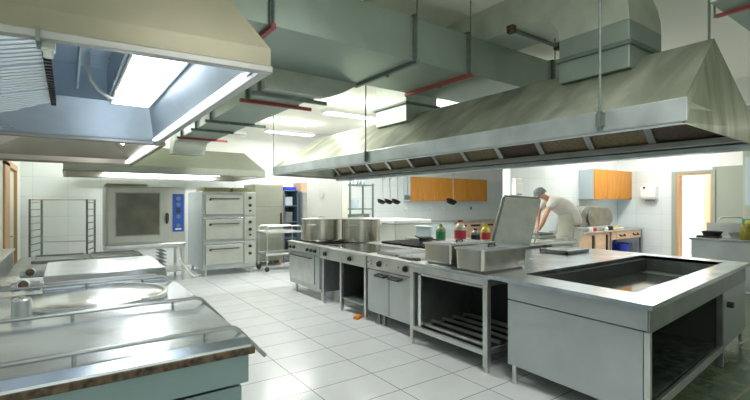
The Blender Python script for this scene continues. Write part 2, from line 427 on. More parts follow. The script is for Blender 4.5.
for k in range(3):
    f = MB(); ya = 4.42 + k*.5; yb = ya+.485
    f.slab([(-.70, ya, 2.12), (-.70, yb, 2.12), (-.14, yb, 2.445), (-.14, ya, 2.445)], -.01)
    for j in range(8): f.bar((-.70, ya+.03+j*.058, 2.105), (-.13, ya+.03+j*.058, 2.432), .03)
    f.build('baffle_filter', 'hood_inner_warm', t, .003)
MB().slab([(.52, 4.5, 2.225), (.52, 5.8, 2.225), (.32, 5.8, 2.40), (.32, 4.5, 2.40)], .02).build('lamp_panel', 'lamp', t)
MB().box(.595, .625, 4.1, 6.35, 2.062, 2.09).build('light_strip', 'lamp', t)
area(.38, 5.15, 2.27, .2, 1.2, 7, rot=(0, R(60), 0), col=(1, .97, .92))

t = thing('extractor_hood', 'low grey-green extractor hood against the back above both ovens', 'extractor hood', (1.7, 9.6, 2.1))
canopy(t, -.07, 3.42, 8.84, 11.0, 2.10, .13, .35, 3.1, 9.25, 11.0, 2.62, 'small_hood', 'hood_inner_warm', rim='steel_dim')
MB().box(.2, 3.2, 9.9, 10.0, 2.2, 2.3).build('filter_rail', 'steel_dim', t)
MB().box(.6, 3.0, 10.7, 10.78, 2.19, 2.25).build('lamp_tube', 'tube', t)
area(1.8, 10.74, 2.18, 2.4, .08, 45)

# ------------------------------------------------------------------ right long hood
t = thing('extractor_hood', 'very long stained gabled extractor hood hanging over the island cooking line', 'extractor hood', (3.8, 4.3, 2.0))
X0, X1, XC = 3.05, 4.48, 3.80; Y0, Y1 = 1.05, 7.5; YR0, YR1 = 1.13, 7.2; ZR = 2.745
m = MB().quad((X0, Y0, 2.2), (X0, Y1, 2.2), (XC, YR1, ZR), (XC, YR0, ZR)).quad((X1, Y0, 2.15), (X1, Y1, 2.15), (XC, YR1, ZR), (XC, YR0, ZR))
m.quad((X1, Y0, 2.0), (X1, Y1, 2.0), (X1, Y1, 2.15), (X1, Y0, 2.15))
ob = m.build('canopy', 'hood_slope', t); s = ob.modifiers.new('s', 'SOLIDIFY'); s.thickness = .012; s.offset = 0
m = MB().slab([(X0, Y0, 2.05), (X1, Y0, 2.02), (X1, Y0, 2.15), (XC, YR0, ZR), (X0, Y0, 2.2)], -.012)
m.build('gable_end', 'hood_end', t)
m = MB().slab([(X0, Y1, 2.05), (X1, Y1, 2.02), (X1, Y1, 2.15), (XC, YR1, ZR), (X0, Y1, 2.2)], .012)
m.build('gable_end', 'hood_slope', t)
MB().box(X0-.012, X0+.012, Y0-.012, Y1+.012, 2.062, 2.205).box(X0, X0+.09, Y0+.02, Y1-.02, 2.055, 2.07).build('fascia', 'fascia', t, .003)
MB().box(4.36, 4.5, Y0-.03, Y1, 1.985, 2.03).build('gutter', 'fascia', t, .004)
MB().box(4.30, 4.44, Y0+.02, Y1-.02, 2.04, 2.095).build('filter_ledge', 'rim_steel', t, .006)
nf = 11
for k in range(nf):
    ya = 1.22 + k*(6.1/nf); yb = ya + 6.1/nf - .07
    mm = 'filter_tan' if k % 3 else 'filter_rust'
    f = MB().slab([(4.36, ya, 2.09), (4.36, yb, 2.09), (3.95, yb, 2.5), (3.95, ya, 2.5)], .02)
    f.build('grease_filter', mm, t)
    MB().slab([(4.35, yb+.005, 2.05), (4.35, yb+.065, 2.05), (3.94, yb+.065, 2.49), (3.94, yb+.005, 2.49)], .03).build('filter_frame', 'steel', t)
MB().slab([(X0+.09, Y0+.02, 2.07), (X0+.09, Y0+.02, 2.0705), (4.34, Y0+.1, 2.08), (4.34, Y0+.02, 2.03)], .01)
for k, (yy) in enumerate((1.552, 4.457)):
    MB().box(X0-.03, X0+.01, yy-.03, yy+.03, 2.10, 2.19).box(X0-.05, X0-.012, yy-.012, yy+.012, 2.07, 2.2).build('hanger_bracket', 'flange', t)
m = MB()
for yy in (5.55, 5.75, 5.95, 4.3): m.tube([(4.42, yy, 1.985), (4.42, yy, 1.96), (4.40, yy, 1.945), (4.385, yy, 1.955)], .004, 6)
m.build('hook', 'steel', t)

rods = [(X0-.032, 1.55, 2.2, 'steel hanger rod on the near part of the long hood fascia'),
        (X0-.032, 4.455, 2.2, 'steel hanger rod on the middle of the long hood fascia'),
        (X0-.01, 7.46, 2.2, 'thin steel hanger rod at the far end of the long hood'),
        (XC, 1.16, 2.75, 'short hanger rod rising from the near gable peak of the long hood')]
for x, y, z, lab in rods:
    tag(MB().cyl(x, y, z-.06, CEIL, .009, 10).build('hanger_rod', 'flange', None, loc=(x, y, z)), lab, 'rod', 'hood hanger rods')

# ------------------------------------------------------------------ ducts
t = thing('air_duct', 'big grey-green rectangular air duct crossing the room under the ceiling', 'air duct', (2.7, 3.5, 2.87))
MB().box(.15, 5.6, 3.04, 3.99, 2.87, 3.27).build('duct_body', 'duct', t, .004)
for x, mt in ((1.22, 'red'), (2.60, 'flange'), (3.31, 'red'), (4.79, 'flange')):
    w = .02
    MB().box(x-w, x+w, 3.015, 3.04, 2.86, 3.29).box(x-w, x+w, 3.99, 4.01, 2.86, 3.29).box(x-w, x+w, 3.015, 4.01, 3.27, 3.29).build('flange', 'flange', t)
    MB().box(x-.018, x+.018, 2.99, 4.03, 2.835, 2.87).build('support_bar', 'red' if mt == 'red' else 'flange', t)
    for yy in (3.0, 4.02): MB().cyl(x, yy, 2.83, CEIL, .007, 8).build('hanger_rod', 'flange', t)
    MB().cyl(x, 3.45, 2.815, 2.84, .02, 8).build('bolt', 'flange', t)

t = thing('air_duct', 'long grey-green duct running away beside the left hoods to the back', 'air duct', (1.82, 6, 2.65))
MB().box(1.545, 2.095, 4.10, 8.25, 2.65, 3.0).build('duct_body', 'duct', t, .004)
prof = [(1.54, 3.0), (1.54, 2.66)] + [(2.10+.52*k/10, 2.66 + .21*(1-math.cos(k/10*PI/2))) for k in range(0, 11)] + [(2.62, 3.0)]
MB().prism(prof, 'y', 3.992, 4.10).build('flared_collar', 'duct_pale', t, .003)
for y, mt in ((4.13, 'flange'), (4.49, 'red'), (5.9, 'flange'), (6.7, 'flange'), (7.7, 'red')):
    MB().box(1.515, 1.54, y-.02, y+.02, 2.63, 3.03).box(2.10, 2.12, y-.02, y+.02, 2.63, 3.03).box(1.53, 2.11, y-.02, y+.02, 3.0, 3.03).build('flange', 'flange', t)
    MB().box(1.46, 2.28, y-.018, y+.018, 2.615, 2.65).build('support_bar', mt, t)
pts = arc(8.25, 2.45, .55, 90, 0, 8)
outer = [(y, z) for y, z in arc(8.25, 2.45, .55, 90, 0, 8)]; inner = [(y, z) for y, z in arc(8.25, 2.45, .2, 0, 90, 6)]
MB().prism(outer+inner, 'x', 1.54, 2.10).build('elbow', 'duct_pale', t, .003)

t = thing('air_duct', 'vertical duct with curved elbow rising from the near end of the long hood', 'air duct', (3.85, 1.9, 2.7))
MB().box(3.56, 4.14, 1.60, 2.19, 2.62, 3.0).build('duct_body', 'duct', t, .004)
cy, cz = 2.44, 3.0
MB().prism([(y, z) for y, z in arc(cy, cz, .84, 180, 135, 6)] + [(y, z) for y, z in arc(cy, cz, .25, 135, 180, 5)], 'x', 3.56, 4.14).build('elbow', 'duct_pale', t, .003)
MB().prism([(1.846, 3.594), (2.0, 3.598), (4.3, 3.598), (4.3, 3.27), (2.35, 3.27), (2.263, 3.177)], 'x', 3.58, 4.12).build('duct_run', 'duct_pale', t)
MB().box(3.535, 4.165, 1.575, 2.215, 2.80, 2.835).build('flange', 'flange', t, .003)
MB().box(3.5, 4.35, 2.66, 2.69, 3.24, 3.27).build('support_bar', 'flange', t)
MB().box(3.5, 3.56, 2.64, 2.71, 3.22, 3.29).build('bracket', 'grime', t)
MB().box(4.3, 4.36, 2.64, 2.71, 3.22, 3.29).build('bracket', 'grime', t)

t = thing('air_duct', 'short pale vertical duct box rising from the middle of the long hood', 'air duct', (3.83, 4.6, 2.7))
MB().box(3.56, 4.10, 4.32, 5.0, 2.62, 3.27).build('duct_body', 'duct_pale', t, .004)
MB().box(3.53, 4.13, 4.29, 5.03, 2.84, 2.87).build('flange', 'flange', t, .003)
t = thing('air_duct', 'dark duct in the top right corner with a red support bar', 'air duct', (4.8, .8, 2.87))
MB().box(3.42, 7.0, .45, 1.04, 2.87, 3.25).build('duct_body', 'duct', t, .004)
MB().box(3.66, 3.69, .80, 1.08, 2.85, 2.87).build('support_bar', 'red', t)
m = MB().cyl(3.64, 1.08, 2.84, CEIL, .007, 8); m.build('hanger_rod', 'flange', t)

# ------------------------------------------------------------------ island: helpers
def knob(t, x, y, z, r=.025, mat='black', par=None):     # knob facing -X
    m = MB().tube([(x, y, z), (x-.012, y, z)], r*1.15, 18).tube([(x-.012, y, z), (x-.035, y, z)], [r, r*.8], 18).box(x-.042, x-.03, y-.005, y+.005, z-r*.8, z+r*.8)
    return m.build('knob', mat, par or t, smooth=False)
def leg(t, x, y, h=.15, r=.022, mat='steel'):
    return MB().cyl(x, y, .02, h, r, 16).cyl(x, y, 0.003, .03, r*1.25, 16).build('leg', mat, t, smooth=True)

# oven range with the stock pots
t = thing('oven_range', 'far stainless oven range under the left stock pot with one oven door', 'range', (3.6, 6.6, 0))
MB().box(3.24, 4.10, 6.02, 7.20, .15, .86).build('body', 'steel_panel', t, .006)
MB().box(3.19, 4.12, 6.01, 7.22, .86, .885).build('worktop', 'steel', t, .004)
MB().box(3.205, 3.24, 6.03, 7.19, .73, .85).build('control_panel', 'steel', t, .004)
for y in (7.08, 6.93, 6.42, 6.28, 6.15): knob(t, 3.205, y, .79)
dd = MB().box(3.21, 3.24, 6.22, 7.16, .24, .70).build('oven_door', 'steel', t, .006)
MB().tube([(3.21, 6.30, .66), (3.175, 6.30, .66), (3.175, 7.05, .66), (3.21, 7.05, .66)], .009, 8).build('handle', 'black', dd)
MB().box(3.215, 3.24, 6.04, 6.19, .2, .70).build('side_panel', 'steel_panel', t, .004)
for x in (3.3, 4.03):
    for y in (6.1, 7.05): leg(t, x, y)
for k, (a, b) in enumerate(((6.05, 6.60), (6.63, 7.18))):
    m = MB()
    for j in range(5): m.box(3.32, 4.04, a+.04+j*.11, a+.055+j*.11, .885, .897)
    m.box(3.32, 3.34, a+.02, b-.02, .885, .897).box(4.02, 4.04, a+.02, b-.02, .885, .897)
    m.build('grate', 'black', t)

# open-base cooktop
t = thing('solid_top_range', 'black glossy cooktop on an open steel base next to the stock pots', 'range', (3.6, 5.35, 0))
MB().box(3.19, 4.10, 4.72, 6.0, .86, .885).build('worktop', 'steel', t, .004)
MB().box(3.30, 4.02, 4.80, 5.92, .885, .893).build('hotplate', 'black_gloss', t, .003)
MB().box(3.205, 4.08, 4.73, 5.99, .70, .86).build('control_panel', 'steel', t, .004)
for y in (5.82, 5.12): knob(t, 3.205, y, .78, .03)
for x in (3.24, 4.04):
    for y in (4.77, 5.40, 5.93):
        MB().box(x-.022, x+.022, y-.022, y+.022, .03, .70).cyl(x, y, .003, .04, .02, 12).build('leg', 'steel', t, .003)
MB().box(3.24, 4.06, 4.75, 5.42, .17, .20).build('shelf', 'steel_dim', t, .003)
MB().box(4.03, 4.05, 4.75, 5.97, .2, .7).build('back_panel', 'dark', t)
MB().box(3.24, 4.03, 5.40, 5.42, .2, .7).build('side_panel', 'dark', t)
tag(MB().box(3.12, 3.26, 4.86, 4.93, .003, .035, rot=.5).box(3.2, 3.23, 4.9, 4.95, .003, .05).build('floor_scraper', 'orange', None, .004, loc=(3.2, 4.9, 0)),
    'small orange plastic piece lying on the floor under the black cooktop', 'scraper')

# two-door plate range
t = thing('griddle_cabinet', 'stainless two-door griddle cabinet with two black knobs beside the black cooktop', 'griddle', (3.6, 4.2, 0))
MB().box(3.24, 4.10, 3.76, 4.70, .14, .86).build('body', 'steel_panel', t, .005)
MB().box(3.19, 4.10, 3.75, 4.71, .86, .885).build('worktop', 'steel', t, .004)
MB().box(3.205, 3.24, 3.76, 4.70, .71, .86).build('control_panel', 'steel', t, .004)
for y in (4.42, 3.90): knob(t, 3.205, y, .79, .033)
for y, z, mt in ((4.60, .81, 'red_label'), (4.60, .77, 'red_label'), (4.27, .79, 'red_label'), (4.03, .79, 'red_label'), (4.67, .79, 'black')):
    MB().tube([(3.206, y, z), (3.198, y, z)], .009, 10).build('indicator_light', mt, t)
for a, b, hy in ((4.235, 4.69, 4.35), (3.77, 4.225, 4.07)):
    dd = MB().box(3.21, 3.24, a, b, .16, .695).build('door', 'steel_panel', t, .005)
    MB().tube([(3.21, hy-.10, .655), (3.15, hy-.09, .645), (3.145, hy+.09, .645), (3.21, hy+.10, .655)], .016, 8).box(3.165, 3.21, hy-.09, hy+.09, .655, .665).build('handle', 'black', dd)
for x in (3.3, 4.0):
    for y in (3.9, 4.55, 4.44): leg(t, x, y, .15, .02, 'steel_dim')
for k in range(2):
    ya = 3.80+k*.46
    m = MB().box(3.34, 4.0, ya, ya+.40, .885, .91)
    for j in range(6): m.box(3.36, 3.98, ya+.03+j*.062, ya+.055+j*.062, .91, .918)
    m.build('griddle_plate', 'steel_dim' if k == 1 else 'steel_panel', t, .003)
tag(MB().tube([(3.30, 3.90, .90), (3.30, 3.80, .902), (3.30, 3.76, .905)], [.016, .022, .018], 10).bar((3.30, 3.9, .9), (3.33, 4.15, .89), .05, .004).build('spatula', 'grime', None, loc=(3.3, 3.9, .885)),
    'spatula with a brown wooden handle lying on the griddle edge', 'spatula')

# open frame table carrying the two food pans
t = thing('work_table', 'open-framed stainless table with a slatted lower shelf carrying two covered food pans', 'table', (3.6, 3.2, 0))
MB().box(3.10, 4.10, 2.60, 3.74, .865, .90).build('table_top', 'steel_top', t, .004)
MB().box(3.115, 3.14, 2.62, 3.73, .80, .865).box(3.13, 4.08, 3.70, 3.73, .80, .865).box(3.13, 4.08, 2.62, 2.65, .80, .865).build('apron_rail', 'steel', t, .003)
for x in (3.14, 4.05):
    for y in (2.65, 3.69):
        MB().box(x-.027, x+.027, y-.027, y+.027, .05, .80).cyl(x, y, .003, .06, .022, 14).build('leg', 'steel', t, .004)
m = MB().box(3.12, 3.16, 2.66, 3.68, .155, .20).box(4.03, 4.07, 2.66, 3.68, .155, .20)
for y in (2.67, 3.67): m.box(3.14, 4.05, y-.02, y+.02, .155, .20)
m.build('shelf_frame', 'steel', t, .003)
m = MB()
for k in range(5): m.box(3.20+k*.17, 3.235+k*.17, 2.69, 3.65, .205, .235)
m.build('shelf_slat', 'steel', t, .003)
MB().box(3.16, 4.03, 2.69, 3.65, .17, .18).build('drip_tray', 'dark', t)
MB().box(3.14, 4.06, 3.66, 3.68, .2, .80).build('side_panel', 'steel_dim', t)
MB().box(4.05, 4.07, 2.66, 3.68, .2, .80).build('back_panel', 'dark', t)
MB().box(3.155, 3.18, 3.58, 3.63, .20, .80).box(3.155, 3.18, 2.70, 3.63, .765, .785).build('door_frame', 'steel_bright', t)

def food_pan(x0, x1, y0, y1, z0, h, label):
    t = thing('food_pan', label, 'food pan', ((x0+x1)/2, (y0+y1)/2, z0), 'covered food pans on the open table')
    def rr(x0, x1, y0, y1, r, n=5):
        p = []
        for cx, cy, a in ((x1-r, y1-r, 0), (x0+r, y1-r, 90), (x0+r, y0+r, 180), (x1-r, y0+r, 270)): p += arc(cx, cy, r, a, a+90, n)
        return p
    m = MB(); lv = [(rr(x0+.035, x1-.035, y0+.035, y1-.035, .04), z0+.001), (rr(x0+.015, x1-.015, y0+.015, y1-.015, .05), z0+.02), (rr(x0+.008, x1-.008, y0+.008, y1-.008, .05), z0+h-.01),
                  (rr(x0-.008, x1+.008, y0-.008, y1+.008, .055), z0+h-.01), (rr(x0-.008, x1+.008, y0-.008, y1+.008, .055), z0+h)]
    rings = [[m.b.verts.new((px, py, z)) for px, py in p] for p, z in lv]
    n = len(rings[0])
    for a, b in zip(rings, rings[1:]):
        for k in range(n): m.b.faces.new((a[k], a[(k+1) % n], b[(k+1) % n], b[k]))
    m.b.faces.new(rings[0][::-1]); m.b.faces.new(rings[-1])
    m.build('pan', 'pot_steel', t, smooth=True)
    l = MB().prism(rr(x0-.006, x1+.006, y0-.006, y1+.006, .05), 'z', z0+h, z0+h+.006).prism(rr(x0+.05, x1-.05, y0+.05, y1-.05, .04), 'z', z0+h+.006, z0+h+.012).build('lid', 'steel_top', t)
    cx, cy = (x0+x1)/2, (y0+y1)/2
    MB().tube([(cx-.05, cy, z0+h+.01), (cx-.045, cy, z0+h+.03), (cx+.045, cy, z0+h+.03), (cx+.05, cy, z0+h+.01)], .008, 8).box(cx-.06, cx+.06, cy-.03, cy+.03, z0+h+.011, z0+h+.014).build('handle', 'black', l)
    return t
food_pan(3.13, 3.84, 2.69, 3.07, .9, .215, 'covered steel food pan nearer the tank, in front of the open grey lid')
food_pan(3.22, 3.96, 3.20, 3.64, .9, .215, 'covered steel food pan nearer the griddle, left of the other pan')

# tank unit at the near end
def sh(x, y, z): return (x + .055*(y-1.24)*(1 if x < 3.6 else 0), y + .085*(x-3.07) * max(0, min(1, (2.6-y)/1.3)), z)
t = thing('bain_marie_table', 'big stainless island table with a sunken rectangular tank at its near end', 'table', (4.5, 2.2, 0))
XA, XB = 3.07, 6.15
top = MB()
i0x, i1x, i0y, i1y = 3.40, 5.92, 1.47, 2.48
xs = (XA, i0x, i1x, XB); ys = (1.24, i0y, i1y, 2.60)
for i in range(3):
    for j in range(3):
        if i == 1 and j == 1: continue
        top.box(xs[i], xs[i+1], ys[j], ys[j+1], .865, .90)
top.box(4.10, XB, 2.60, 3.75, .865, .90)
top.shear(sh).build('worktop', 'steel_top', t)
tk = MB().box(i0x-.01, i1x+.01, i0y-.01, i1y+.01, .70, .715)
tk.box(i0x-.012, i0x, i0y, i1y, .715, .899).box(i1x, i1x+.012, i0y, i1y, .715, .899).box(i0x, i1x, i0y-.012, i0y, .715, .899).box(i0x, i1x, i1y, i1y+.012, .715, .899)
tk.shear(sh).build('tank', 'steel_dim', t)
MB().box(i0x+.04, i1x-.3, i0y+.04, i1y-.04, .718, .722).shear(sh).build('false_bottom', 'wet_steel', t)
MB().box(XA+.02, XA+.05, 1.28, 2.43, .72, .862).shear(sh).build('drawer_front', 'steel_panel', t, .004)
MB().box(XA+.02, XA+.05, 1.305, 2.43, .15, .712).shear(sh).build('front_panel', 'steel_panel', t, .004)
MB().box(XA+.02, XA+.06, 1.26, 1.30, .15, .712).shear(sh).build('corner_post', 'steel', t, .004)
MB().box(XA+.05, XB-.05, 1.27, 1.30, .70, .862).shear(sh).build('end_apron', 'steel_dim', t, .004)
MB().box(XA+.05, XB-.05, 1.32, 2.40, .17, .20).shear(sh).build('shelf', 'wet_dark', t, .004)  # wet shelf, the shade under the tank put into its dark colour
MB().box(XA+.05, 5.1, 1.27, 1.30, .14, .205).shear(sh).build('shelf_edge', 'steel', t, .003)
MB().box(XA+.05, XA+.07, 1.32, 2.42, .15, .7).box(XA+.05, XB, 2.42, 2.44, .15, .86).shear(sh).build('inner_panel', 'dark', t)  # near-black panels, shade inside the cabinet put into their colour
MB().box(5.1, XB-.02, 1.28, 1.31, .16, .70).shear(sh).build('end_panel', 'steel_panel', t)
MB().box(5.10, 5.13, 1.31, 2.40, .2, .70).shear(sh).build('inner_panel', 'dark', t)  # same shade colour as the other inner panels
MB().box(5.06, 5.11, 1.27, 1.32, .003, .70).shear(sh).build('leg', 'steel_dim', t)
MB().box(XB-.07, XB-.02, 1.31, 1.34, .02, .16).shear(sh).build('leg', 'steel', t)
MB().box(XB-.07, XB-.02, 2.35, 2.40, .02, .70).shear(sh).build('leg', 'steel', t)
for x, y in ((3.16, 2.36), (3.18, 1.36), (4.6, 3.6), (6.05, 3.65)): MB().cyl(x, y, .03, .16 if x < 4 else .865, .022, 16).cyl(x, y, .003, .035, .028, 16).build('leg', 'steel', t)
MB().box(4.14, 6.1, 3.68, 3.71, .2, .86).build('back_panel', 'steel_dim', t)
tag(MB().tube([(5.30, 1.47, .56), (5.30, 1.42, .56)], .03, 14).build('drain_knob', 'black', t), None, None)

t = thing('baking_tray', 'shallow dark-edged steel tray lying on the island behind the tank', 'tray', (5.4, 3.25, .9))
MB().box(5.18, 5.66, 3.08, 3.44, .902, .912).box(5.16, 5.68, 3.06, 3.09, .905, .945).box(5.16, 5.68, 3.43, 3.46, .905, .945).box(5.16, 5.19, 3.06, 3.46, .905, .945).box(5.65, 5.68, 3.06, 3.46, .905, .945).build('tray_body', 'steel_dim', t, .004)
MB().box(5.18, 5.66, 3.08, 3.44, .93, .94).build('lid', 'steel_top', t, .003)

# stock pots
def stock_pot(x, y, z, r, h, label):
    t = thing('stock_pot', label, 'stock pot', (x, y, z), 'large stock pots')
    MB().lathe([(0, 0), (r-.01, 0), (r, .012), (r, h-.012), (r+.012, h-.008), (r+.012, h), (r-.012, h), (r-.012, .014), (0, .014)], (x, y, z), 56).build('pot_body', 'pot_steel', t, smooth=True)
    MB().lathe([(r+.004, h), (r+.006, h+.008), (r*.6, h+.022), (0, h+.026)], (x, y, z), 48).build('lid', 'steel', t, smooth=True)
    MB().tube([(x-.05, y, z+h+.022), (x-.045, y, z+h+.045), (x+.045, y, z+h+.045), (x+.05, y, z+h+.022)], .007, 8).build('lid_handle', 'steel', t)
    for a in (R(35), R(215)):
        c, s_ = math.cos(a), math.sin(a); nx, ny = -s_, c
        MB().tube([(x+c*r+nx*.07, y+s_*r+ny*.07, z+h*.74), (x+c*(r+.045)+nx*.06, y+s_*(r+.045)+ny*.06, z+h*.76), (x+c*(r+.045)-nx*.06, y+s_*(r+.045)-ny*.06, z+h*.76), (x+c*r-nx*.07, y+s_*r-ny*.07, z+h*.74)], .008, 8).build('handle', 'steel', t)
stock_pot(3.70, 6.88, .897, .345, .37, 'large lidded stainless stock pot, the left of the two on the range')
stock_pot(4.14, 6.26, .897, .335, .38, 'large lidded stainless stock pot, the right of the two on the range')

# ------------------------------------------------------------------ back row of the island
t = thing('back_range', 'black-topped range in the back row behind the griddle cabinet', 'range', (4.6, 5.0, 0))
MB().box(4.16, 5.05, 4.30, 5.8, .12, .87).build('body', 'steel_panel', t, .005)
MB().box(4.14, 5.07, 4.28, 5.82, .87, .89).build('worktop', 'steel', t, .003)
for k in range(3):
    m = MB(); ya = 4.33+k*.49
    for j in range(5): m.box(4.22, 5.0, ya+.03+j*.1, ya+.05+j*.1, .89, .925)
    m.box(4.22, 4.25, ya, ya+.45, .89, .92).box(4.97, 5.0, ya, ya+.45, .89, .92).build('grate', 'black', t)
for x in (4.2, 5.0):
    for y in (4.36, 5.74): leg(t, x, y, .13)
def pan(x, y, z, r, h, label, ang, mat='black'):
    t = thing('frying_pan', label, 'pan', (x, y, z))
    MB().lathe([(0, 0), (r*.85, 0), (r, h), (r-.006, h), (r*.83, .006), (0, .006)], (x, y, z), 32).build('pan_body', mat, t, smooth=True)
    MB().tube([(x+math.cos(ang)*r*.97, y+math.sin(ang)*r*.97, z+h*.8), (x+math.cos(ang)*(r+.22), y+math.sin(ang)*(r+.22), z+h+.04)], .01, 8).build('handle', 'black', t)
pan(4.75, 4.62, .926, .13, .05, 'black frying pan on the back range nearest the open lid', R(150))
pan(4.60, 5.1, .926, .12, .09, 'dark saucepan in the middle of the back range', R(200), 'steel_dim')
t = thing('bratt_pan', 'tilting pan unit behind the food pans with its big grey lid standing open', 'bratt pan', (5.3, 4.25, 0))
MB().box(5.10, 5.86, 3.84, 4.66, .15, .87).build('body', 'steel', t, .006)
MB().box(5.08, 5.88, 3.82, 4.68, .87, .93).build('rim', 'steel_dim', t, .006)
for x in (5.16, 5.80):
    for y in (3.9, 4.6): leg(t, x, y, .16)
# open lid: a shallow box leaning to the right
a = Vector((5.02, 4.12, .96)); u = Vector((.57, -.20, -.03)); v = Vector((.24, -.03, .68)); n = u.cross(v).normalized()*-.07
m = MB(); P = [a, a+u, a+u+v, a+v]
m.slab(P, .012); 
l = m.build('lid', 'steel', t, .004)
m = MB()
for i in range(4):
    p, q = P[i], P[(i+1) % 4]; m.bar(p+n*.5, q+n*.5, .02, .07)
m.build('lid_edge', 'steel_dim', l)
m = MB()
for k in (0.25, .8):
    p = a+u*k; m.bar(p-Vector((0, 0, .06)), p+Vector((0, -.01, .05)), .02)
m.build('hinge', 'steel', l)
MB().tube([a+u*.95+v*.35-n*.3, a+u*1.12+v*.33-n*.3, a+u*1.1+v*.02-n*.3], .008, 6).build('handle', 'steel', l)
tt = thing('wire_basket', 'wire basket on the worktop just right of the open grey lid', 'basket', (5.95, 3.95, .9))
m = MB()
for zz in (.94, .98, 1.03):
    m.tube([(5.90, 3.70, zz), (6.3, 3.70, zz), (6.3, 4.02, zz), (5.90, 4.02, zz), (5.90, 3.70, zz)], .004, 6)
for k in range(7):
    x = 5.90+k*.4/6
    m.tube([(x, 3.70, 1.03), (x, 3.70, .94), (x, 4.02, .94), (x, 4.02, 1.03)], .003, 5)
m.build('basket', 'steel', tt)
m = MB(); m.tube([(6.3, 3.86, 1.03), (6.42, 3.8, 1.03), (6.55, 3.72, .96)], .006, 6); m.build('handle', 'steel_dim', tt)
tag(MB().box(5.92, 6.6, 3.76, 4.5, .90, .935).build('drain_board', 'steel', None, .004, loc=(6.2, 4.1, .9)), 'steel drain board behind the tank table carrying the wire basket', 'board')
bb = MB().box(5.96, 6.56, 3.80, 4.46, 0.01, .9).build('base_cabinet', 'steel_panel', None, .004, loc=(6.2, 4.1, 0)); tag(bb, 'narrow steel base cabinet under the drain board', 'cabinet')

# white chest behind the pots
t = thing('chest_freezer', 'white chest with a raised lid behind the stock pots', 'chest freezer', (5.5, 6.9, 0))
MB().box(5.12, 6.0, 6.55, 7.55, .002, 1.14).build('body', 'off_white', t, .01)  # shade below the lid put into the greyer body colour
MB().box(5.08, 6.02, 6.5, 7.6, 1.15, 1.22).build('lid', 'white_gloss', t, .015)
MB().box(5.06, 5.09, 6.9, 7.2, 1.12, 1.15).build('handle', 'off_white', t)
t = thing('side_table', 'stainless side table carrying the cleaning bottles', 'table', (5.7, 5.6, 0))
MB().box(5.25, 6.15, 4.85, 6.42, .86, .90).build('table_top', 'steel', t, .004)
for x in (5.3, 6.1):
    for y in (4.9, 6.37): MB().box(x-.02, x+.02, y-.02, y+.02, .003, .86).build('leg', 'steel', t)
def bottle(x, y, z, r, h, label, body, labelmat, cap, shape='round'):
    t = thing('bottle', label, 'bottle', (x, y, z), 'bottles on the side table')
    MB().lathe([(0, 0), (r*.95, 0), (r, .01), (r, h*.62), (r*.8, h*.74), (r*.35, h*.86), (r*.35, h*.93), (0, h*.93)], (x, y, z), 20).build('bottle_body', body, t, smooth=True)
    MB().lathe([(r*1.02, h*.12), (r*1.02, h*.52)], (x, y, z), 20).build('label_band', labelmat, t, smooth=True)
    MB().lathe([(r*.42, h*.9), (r*.42, h), (0, h)], (x, y, z), 14).build('cap', cap, t)
    return t
bottle(5.33, 5.52, .9, .085, .29, 'bottle with a green label and yellow top, leftmost on the side table', 'green_clear', 'green_label', 'yellow')
bottle(5.50, 5.22, .9, .10, .36, 'tallest clear bottle with a red label and red cap', 'clear', 'red_label', 'red_label')
bottle(5.66, 5.02, .9, .075, .22, 'dark squat bottle beside the tall red-labelled one', 'steel_dim', 'dark', 'black')
bottle(5.86, 4.97, .9, .08, .29, 'yellow bottle with a red lower label, rightmost on the side table', 'yellow', 'red_label', 'yellow')
tag(MB().box(5.30, 5.38, 5.80, 6.15, .901, 1.12).box(5.27, 5.41, 5.78, 6.17, 1.12, 1.13).build('plastic_box', 'cab_grey', None, .006, loc=(5.35, 6, .9)), 'pale grey plastic box standing left of the bottles', 'box')
tag(MB().lathe([(0, 0), (.14, 0), (.17, .10), (.16, .10), (.13, .01), (0, .01)], (6.02, 5.22, .9), 28).build('mixing_bowl', 'steel', None, smooth=True, loc=(6.02, 5.22, .9)), 'round steel bowl behind the yellow bottle', 'bowl')

# ladles hanging under the long hood
def ladle(y, label):
    x = 4.395
    t = thing('ladle', label, 'ladle', (x, y, 1.955), 'ladles hanging from the long hood')
    MB().tube([(x, y, 1.965), (x-.012, y, 1.975), (x-.02, y, 1.96), (x-.012, y, 1.93), (x, y, 1.60)], .006, 6).build('handle', 'steel', t)
    MB().lathe([(.002, -.055), (.055, -.042), (.08, 0), (.074, 0), (.05, -.034), (0, -.044)], (x-.035, y, 1.59), 20, Matrix.Rotation(R(25), 3, 'Y')).build('bowl', 'black', t, smooth=True)
    return t
l0 = ladle(5.55, 'black-bowled ladle, rightmost of the three hanging together')
dup(l0, (4.395, 5.75, 1.955), 'black-bowled ladle, middle of the three hanging together')
dup(l0, (4.395, 5.95, 1.955), 'black-bowled ladle, leftmost of the three hanging together')
dup(l0, (4.395, 4.3, 1.955), 'black-bowled ladle hanging alone in front of the orange cupboards')
tag(MB().box(4.405, 4.435, 5.27, 5.39, 1.60, 1.68).cyl(4.42, 5.33, 1.66, 1.985, .006, 8).build('skimmer', 'cab_grey', None, loc=(4.42, 5.33, 1.985)), 'pale flat skimmer hanging right of the three ladles', 'skimmer')

